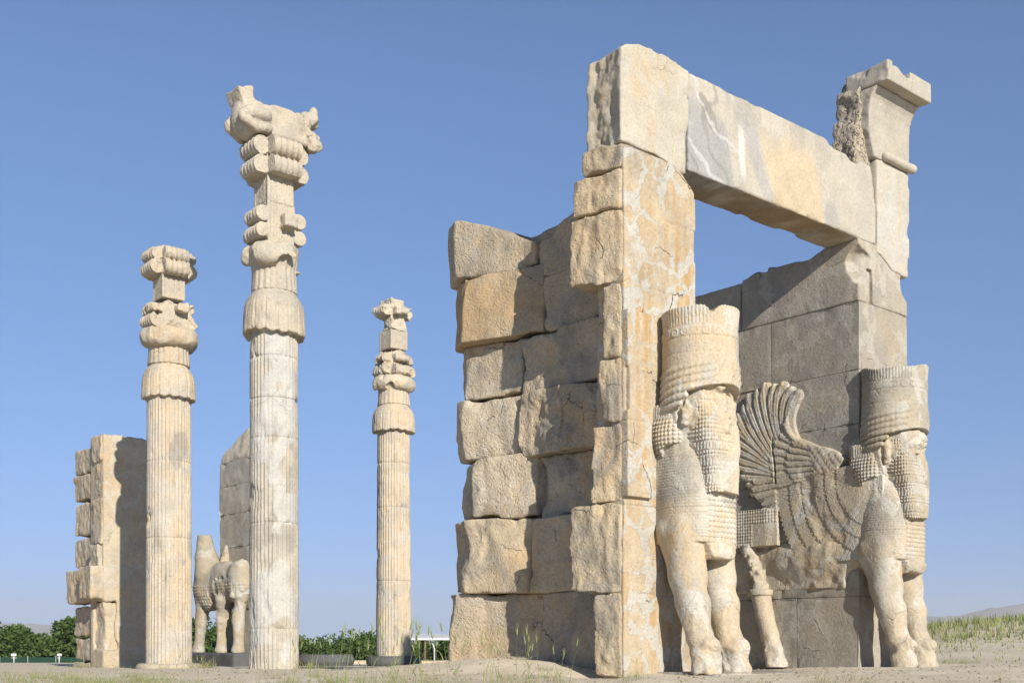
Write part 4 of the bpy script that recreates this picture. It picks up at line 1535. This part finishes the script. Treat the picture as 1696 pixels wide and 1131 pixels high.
def fbull(p):
    d = ell(p, (5.95, 4.5, 2.2), (.56, .92, .98))                           # chest and shoulder
    d = smin(d, ell(p, (6.0, 3.3, 2.35), (.48, 1.6, .82)), .2)               # barrel
    d = smin(d, ell(p, (5.98, 2.0, 2.35), (.46, .60, .90)), .15)              # haunch
    d = smin(d, chain(p, [((5.95, 4.5, 2.8), .62), ((5.9, 4.75, 3.4), .42), ((5.9, 4.85, 4.0), .30), ((5.9, 4.9, 4.2), .28)], .1), .15)
    d = smin(d, chain(p, [((6.15, 3.6, 2.9), .3), ((6.15, 3.55, 3.75), .14)], .1) + .08 * fbm(p, 4, 2, 601), .1)
    z = p[:, 2]
    d = d - .03 * curls(p[:, 1], z, .12) * sstep(2.4, 2.2, z) * sstep(1.3, 1.5, z)
    for (y0, y1) in ((4.75, 5.15), (3.05, 3.15), (1.85, 1.75)):
        d = smin(d, chain(p, [((5.82, y0, 1.7), .34), ((5.8, (y0 + y1) / 2, .85), .24), ((5.8, y1, .05), .19), ((5.78, y1 + .04, -.27), .26)], .08), .08)
    d = np.maximum(d, -.37 - z)
    br = np.clip(facet(p, 1.8, 4, 603) - .06, 0, 1) * .34
    d = np.maximum(d, p[:, 2] - 4.28 - .05 * fbm(p, 4, 2, 604))
    return d + br + .02 * fbm(p, 4, 3, 602)


part("body", *sdf(fbull, (5.2, 1.0, -.4), (6.7, 5.7, 4.5), .036, .25), M_statue2, FB, (5.9, 3.4, -.35))

# ------------------------------------------------------------------ copies, plants, small things


def dup(root, loc, rotz, scale=1.0, label=None):
    r = root.copy()
    C.objects.link(r)
    r.location = loc
    r.rotation_euler = (0, 0, rotz)
    r.scale = (scale,) * 3
    if label:
        r["label"] = label
    for ch in root.children:
        c = ch.copy()
        C.objects.link(c)
        c.parent = r
    return r


def tubes(pts, rad, n=6):
    pts = np.asarray(pts, float)
    V, F = [], []
    for i, p in enumerate(pts):
        t = pts[min(i + 1, len(pts) - 1)] - pts[max(i - 1, 0)]
        t = t / (np.linalg.norm(t) + 1e-9)
        a = np.cross(t, (0, 0, 1) if abs(t[2]) < .9 else (1, 0, 0))
        a /= np.linalg.norm(a)
        b = np.cross(t, a)
        r = rad[i] if hasattr(rad, '__len__') else rad
        for k in range(n):
            an = 2 * math.pi * k / n
            V.append(p + r * (math.cos(an) * a + math.sin(an) * b))
        if i:
            for k in range(n):
                F.append(((i - 1) * n + k, (i - 1) * n + (k + 1) % n, i * n + (k + 1) % n, i * n + k))
    F.append(tuple(range(n))[::-1])
    F.append(tuple((len(pts) - 1) * n + k for k in range(n)))
    return V, F


def join(*ms):
    V, F = [], []
    for v, f in ms:
        o = len(V)
        V += [tuple(map(float, q)) for q in v]
        F += [tuple(int(i) + o for i in q) for q in f]
    return np.array(V), F


def make_tree(seed, h, w, mat):
    r = np.random.RandomState(seed)
    root = thing("tree", "dense green tree in the row beyond the terrace edge, behind the ruins", "tree", (0, 0, 0), 0, "trees beyond the terrace")
    limbs = [tubes([(0, 0, 0), (.1, .05, h * .2), (.0, .1, h * .45), (.1, 0, h * .75)], [.22, .18, .13, .05])]
    blobs = []
    for k in range(9):
        a = r.rand() * 6.28
        zz = h * (.22 + .66 * r.rand())
        rr = w * .5 * (1 - ((zz / h) - .45) ** 2 * 1.7) * (.35 + .65 * r.rand())
        c = np.array([math.cos(a) * rr * .8, math.sin(a) * rr * .8, zz])
        blobs.append((c, h * (.13 + .09 * r.rand())))
        limbs.append(tubes([(0, 0, zz * .55), tuple(c * .6 + np.array([0, 0, zz * .25])), tuple(c)], [.09, .06, .02], 5))
    blobs.append((np.array([.1, 0, h * .82]), h * .15))
    V, F = join(*limbs)
    part("trunk", V, F, M_bark, root)
    n = 1500
    C_ = np.array([b[0] for b in blobs])
    R_ = np.array([b[1] for b in blobs])
    k = r.randint(0, len(blobs), n)
    d = r.normal(size=(n, 3))
    d /= np.linalg.norm(d, axis=1)[:, None]
    P = C_[k] + d * (R_[k] * (.45 + .6 * r.rand(n) ** .5))[:, None] * np.array([1.15, 1.15, .9])
    s_ = .10 + .16 * r.rand(n)
    a = r.normal(size=(n, 3)) + d * .3
    a /= np.linalg.norm(a, axis=1)[:, None]
    b = np.cross(a, r.normal(size=(n, 3)))
    b /= np.linalg.norm(b, axis=1)[:, None]
    a, b = a * s_[:, None], b * s_[:, None] * .8
    V = np.stack([P - a, P - b * .8, P + a, P + b * .8], 1).reshape(-1, 3)
    F = np.arange(4 * n).reshape(n, 4)
    part("crown", V, F, mat, root, smooth=False)
    return root


trees = [make_tree(3, 6.6, 5.0, M_leaf), make_tree(5, 6.2, 5.4, M_leaf2), make_tree(8, 6.4, 4.4, M_leaf), make_tree(13, 5.8, 5.2, M_leaf)]
rt = np.random.RandomState(4)
used = set()
for row, (Y0, st) in enumerate(((106, 1.9), (116, 2.3))):
    for X0 in np.arange(-62, 4, st):
        X, Y = X0 + rt.rand() * 1.0, Y0 + rt.rand() * 6
        px = 848 + 1900 * X / Y
        base = float(ground_z(np.array([X]), np.array([Y]))[0]) - .1
        top = np.interp(px, [0, 60, 115, 125, 300, 340, 495, 530, 560, 625, 740, 900], [1.75, 1.45, 1.85, 1.9, 2.2, 1.6, .65, .15, .55, .65, .1, .3])
        k = rt.randint(4)
        sc = (top - base) / (trees[k].children[0].dimensions.z or 6.3) if False else (top + .7 * rt.rand() - .2 - base) / 6.2
        if k in used:
            dup(trees[k], (X, Y, base), rt.rand() * 6.28, sc)
        else:
            used.add(k)
            trees[k].location = (X, Y, base)
            trees[k].scale = (sc,) * 3


def ribbon(base, az, lean, L, w, droop, r, n=5):
    """a bent blade as a narrow two-sided strip"""
    pts = []
    p = np.array(base, float)
    th = lean
    for i in range(n + 1):
        pts.append(p.copy())
        p = p + L / n * np.array([math.cos(az) * math.sin(th), math.sin(az) * math.sin(th), math.cos(th)])
        th += droop / n
    side = np.array([-math.sin(az + 1.0), math.cos(az + 1.0), 0])
    V, F = [], []
    for i, q in enumerate(pts):
        ww = w * (1 - (i / n) ** 1.5 * .9)
        V += [q - side * ww / 2, q + side * ww / 2]
        if i:
            F.append((2 * i - 2, 2 * i - 1, 2 * i + 1, 2 * i))
    return V, F, pts[-1], th


def make_barley(seed, ns, nb, h):
    r = np.random.RandomState(seed)
    root = thing("barley_clump", "wild barley with pale green bristly ears standing in the foreground sand", "wild barley", (0, 0, 0), 0, "wild barley in the foreground")
    bl, er = [], []
    for k in range(ns):
        b = (r.normal() * .05, r.normal() * .05, -.02)
        L = h * (.75 + .3 * r.rand())
        az = r.rand() * 6.28
        v, f, tip, th = ribbon(b, az, .05 + .12 * r.rand(), L, .0075, .25 * r.rand(), r, 6)
        bl.append((v, f))
        v2, f2, _, _ = ribbon((b[0], b[1], L * (.3 + .3 * r.rand())), az + 2 * r.rand(), .4, .16, .011, .9, r, 4)
        bl.append((v2, f2))
        dirv = np.array([math.cos(az) * math.sin(th), math.sin(az) * math.sin(th), math.cos(th)])
        el = .07 + .03 * r.rand()
        er = []
        er.append(tubes([tip - dirv * .01, tip + dirv * el * .25, tip + dirv * el * .7, tip + dirv * el], [.003, .0085, .007, .001], 5))
        for q in range(9):
            s0 = tip + dirv * el * (.1 + .09 * q)
            v3, f3, _, _ = ribbon(s0, az + (q * 2.4), th + .18 + .1 * r.rand() if q % 2 else .12, .09, .0032, .05, r, 2)
            er.append((v3, f3))
        V, F = join(*er)
        part("ear", V, F, M_ear, root)
    for k in range(nb):
        bl.append(ribbon((r.normal() * .07, r.normal() * .07, -.02), r.rand() * 6.28, .15 + .5 * r.rand(), .12 + .22 * r.rand(), .009, .9 * r.rand(), r, 5)[:2])
    V, F = join(*bl)
    part("blades", V, F, M_grass, root)
    return root


def make_tuft(seed, nb, h, mat, spread=.08):
    r = np.random.RandomState(seed)
    root = thing("grass_tuft", "low dry grass tuft on the bare sand of the foreground", "grass tuft", (0, 0, 0), 0, "dry grass tufts on the sand")
    bl = [ribbon((r.normal() * spread, r.normal() * spread, -.01), r.rand() * 6.28, .1 + .7 * r.rand(), h * (.4 + .7 * r.rand()), .007, 1.0 * r.rand(), r, 4)[:2] for k in range(nb)]
    V, F = join(*bl)
    part("blades", V, F, mat, root)
    return root


def scatter(protos, spots, rs):
    seen = set()
    for (X, Y, sc) in spots:
        z = float(ground_z(np.array([X]), np.array([Y]))[0])
        k = rs.randint(len(protos))
        if k in seen:
            dup(protos[k], (X, Y, z), rs.rand() * 6.28, sc)
        else:
            seen.add(k)
            protos[k].location = (X, Y, z)
            protos[k].scale = (sc,) * 3
    for k, p in enumerate(protos):
        if k not in seen:
            for ch in list(p.children):
                bpy.data.objects.remove(ch)
            bpy.data.objects.remove(p)


rs = np.random.RandomState(21)
bar = [make_barley(31 + k, 2 + k % 3, 5, .62) for k in range(6)]
spots = []
for px, Yd, sc in [(485, 12.2, .8), (515, 12.4, .75), (563, 11.3, 1.0), (575, 11.6, .9), (600, 11.6, .95), (614, 11.2, 1.1), (640, 12.0, .85), (662, 11.5, 1.05), (676, 11.3, 1.1),
                   (692, 11.8, .95), (720, 12.2, .8), (738, 11.5, 1.0), (757, 12.0, .8), (806, 11.5, 1.0), (822, 11.9, .9), (868, 11.6, .98), (882, 12.1, .85), (931, 12.6, .8),
                   (545, 12.6, .7), (590, 12.9, .65), (700, 12.7, .7), (650, 12.9, .65), (1055, 14.6, .4), (1655, 12.4, .55), (1672, 12.8, .45), (1500, 12.6, .3), (430, 12.4, .55), (330, 12.3, .5)]:
    spots.append(((px - 848) / 1900 * Yd, Yd, sc))
scatter(bar, spots, rs)
tuf = [make_tuft(51, 26, .20, M_dry), make_tuft(52, 34, .26, M_dry, .09), make_tuft(53, 22, .16, M_grass), make_tuft(54, 40, .22, M_grass, .10)]
spots = []
for k in range(110):
    px = rs.choice([rs.rand() * 330, 330 + rs.rand() * 620, 950 + rs.rand() * 746], p=[.45, .4, .15])
    Y = 12.2 + 4.6 * rs.rand() ** 1.5
    spots.append(((px - 848) / 1900 * Y, Y, .55 + .5 * rs.rand()))
for (px, Y, sc) in [(325, 31.0, 2.2), (335, 31.6, 2.4), (345, 31.2, 2.0), (300, 30.8, 1.2), (505, 27.8, 2.0), (520, 28.2, 1.7), (535, 28.5, 1.4), (130, 36.6, 1.6), (150, 36.4, 1.8), (175, 36.0, 1.5),
                    (195, 36.2, 1.2), (225, 33.0, 1.5), (270, 31.4, 1.1), (895, 17.6, .5), (905, 17.5, .55), (960, 17.0, .6), (1570, 23.5, 1.2), (1590, 24.5, 1.0), (1610, 26, 1.2)]:
    spots.append(((px - 848) / 1900 * Y, Y, sc))
scatter(tuf, spots, rs)

# grass on the bank at the right
rg = np.random.RandomState(77)
N = 44000
gx = rg.uniform(9, 44, N)
gy = rg.uniform(31, 72, N)
pp = np.stack([gx, gy, 0 * gx], 1)
den = fbm(pp, .16, 3, 9) * 1.1 + .55 + .5 * sstep(36, 44, gy)
keep = rg.rand(N) < np.clip((den - .1) * (.25 + .75 * sstep(36, 45, gy)), .02, 1)
gx, gy = gx[keep], gy[keep]
n = len(gx)
gz = ground_z(gx, gy)
gh = (.08 + .24 * rg.rand(n) ** 1.5) * (.45 + 1.0 * sstep(38, 46, gy))
az = rg.rand(n) * 6.28
ln = .1 + .35 * rg.rand(n)
w_ = .022 + .02 * rg.rand(n)
sx_, sy_ = -np.sin(az), np.cos(az)
A_ = np.stack([gx - sx_ * w_, gy - sy_ * w_, gz - .03], 1)
B_ = np.stack([gx + sx_ * w_, gy + sy_ * w_, gz - .03], 1)
T_ = np.stack([gx + np.cos(az) * ln * gh, gy + np.sin(az) * ln * gh, gz + gh], 1)
V = np.stack([A_, B_, T_], 1).reshape(-1, 3)
F = np.arange(3 * n).reshape(n, 3)
dryk = (rg.rand(n) + .5 * fbm(np.stack([gx, gy, 0 * gx], 1), .3, 2, 3)) > .55
thing("bank_grass", "green and straw coloured grass on the bank right of the gateway", "grass", kind="stuff",
      mesh=make_mesh("bank_grass", V, F, [M_grass, M_dry], smooth=False, mi=dryk.astype(int)))

# pebbles and clods on the sand
N = 5200
X = rg.uniform(-8, 11, N)
Y = 11.5 + 14 * rg.rand(N) ** 1.6
s_ = .006 + .022 * rg.rand(N) ** 4
Z = ground_z(X, Y) + s_ * .3
oc = np.array([(1, 0, 0), (0, 1, 0), (-1, 0, 0), (0, -1, 0), (0, 0, .8), (0, 0, -.8)])
V = np.stack([X, Y, Z], 1)[:, None, :] + oc[None] * s_[:, None, None] * (1 + .5 * rg.normal(size=(N, 6, 3)) * .5)
f0 = np.array([(0, 1, 4), (1, 2, 4), (2, 3, 4), (3, 0, 4), (1, 0, 5), (2, 1, 5), (3, 2, 5), (0, 3, 5)])
F = (np.arange(N)[:, None, None] * 6 + f0[None]).reshape(-1, 3)
thing("pebbles", "small pebbles and clods scattered over the sand", "pebbles", kind="stuff", mesh=make_mesh("pebbles", V.reshape(-1, 3), F, M_pebble, smooth=False))

# shelter with a white roof far behind
SH = thing("shelter", "open white roofed shelter on posts far behind the left pier", "shelter", (-6.2, 84, -2.6), .12)
x, y, e = 2.7, 1.8, 3.0
roofV = [(-x, -y, e - .16), (x, -y, e - .16), (x, y, e - .16), (-x, y, e - .16), (-x, -y, e), (x, -y, e), (x, y, e), (-x, y, e), (-.8, 0, e + .32), (.8, 0, e + .32)]
part("roof", np.array(roofV), [(3, 2, 1, 0), (0, 1, 5, 4), (1, 2, 6, 5), (2, 3, 7, 6), (3, 0, 4, 7), (4, 5, 9, 8), (5, 6, 9), (6, 7, 8, 9), (7, 4, 8)], M_white, SH, smooth=False)
for sx in (-1, -.1, .95):
    for sy in (-1, 1):
        V, F = tubes([(sx * x * .9, sy * y * .85, -.4), (sx * x * .9, sy * y * .85, e - .17)], .09, 8)
        part("post", V, F, M_wood, SH)
V, F = tubes([(.45, -1.2, -.3), (.45, -1.2, 2.2), (.35, -1.2, 2.55), (.1, -1.2, 2.7), (-.2, -1.2, 2.72)], .05, 8)
part("curved_pole", V, F, M_white, SH)
# fence and floodlights at the left edge
FE = thing("mesh_fence", "low dark green mesh fence at the far left below the trees", "fence", (-31, 77, -1.9))
V, F = plain_box((-9, -.02, .05), (8, .02, .98))
part("mesh_panel", V, F, M_hedge, FE, smooth=False)
for k in range(10):
    V, F = tubes([(-9 + k * 1.88, -.06, -.2), (-9 + k * 1.88, -.06, 1.05)], .03, 6)
    part("post", V, F, M_metal, FE)
for k, px in enumerate((23, 98)):
    Y = 72.5
    X = (px - 848) / 1900 * Y
    FL = thing("floodlight", ["white floodlight on a short post at the far left edge", "white floodlight on a short post nearer the far pier"][k], "floodlight",
               (X, Y, float(ground_z(np.array([X]), np.array([Y]))[0])), .2 + k)
    V, F = tubes([(0, 0, -.1), (0, 0, .52)], .035, 8)
    part("post", V, F, M_white, FL)
    V, F = join(tubes([(-.18, 0, .30), (.18, 0, .30)], .02, 6))
    part("crossbar", V, F, M_white, FL)
    V, F = block((-.16, -.10, .40), (.16, .06, .58), .02, .0, 3, .03, warp=0, chip=0)
    part("lamp_head", V, F, M_white, FL)
# low kerb and rope behind the far column
KB = thing("stone_kerb", "low pale stone kerb behind the farthest column", "kerb", (-5.5, 57, -1.1), .03)
part("kerb_stone", *block((-7.5, -.25, -.2), (5.5, .25, .27), .03, .02, 700, .09, warp=.02), M_far, KB)
RB = thing("rope_barrier", "thin red rope barrier strung low behind the farthest column", "rope barrier", (-5.5, 50, -1.0), .03)
V, F = tubes([(-3.6 + i * .5, 0, .05 + .03 * math.cos(i * math.pi / 4)) for i in range(15)], .02, 6)
part("rope", V, F, M_rope, RB)
for sx in (-3.6, .4, 3.4):
    V, F = tubes([(sx, 0, -.2), (sx, 0, .16)], .03, 6)
    part("post", V, F, M_metal, RB)

# ------------------------------------------------------------------ haze
hz = bpy.data.materials.new("haze")
hz.use_nodes = True
ht = hz.node_tree
ht.nodes.remove(ht.nodes["Principled BSDF"])
pv = ht.nodes.new("ShaderNodeVolumePrincipled")
pv.inputs["Color"].default_value = (.95, .95, .95, 1)
pv.inputs["Density"].default_value = 0.00012
pv.inputs["Anisotropy"].default_value = 0.0
ht.links.new(pv.outputs[0], ht.nodes["Material Output"].inputs["Volume"])
V, F = plain_box((-12500, -300, -10), (12500, 12500, 420))
thing("haze", None, None, kind="stuff", mesh=make_mesh("haze", V, F, hz, smooth=False))
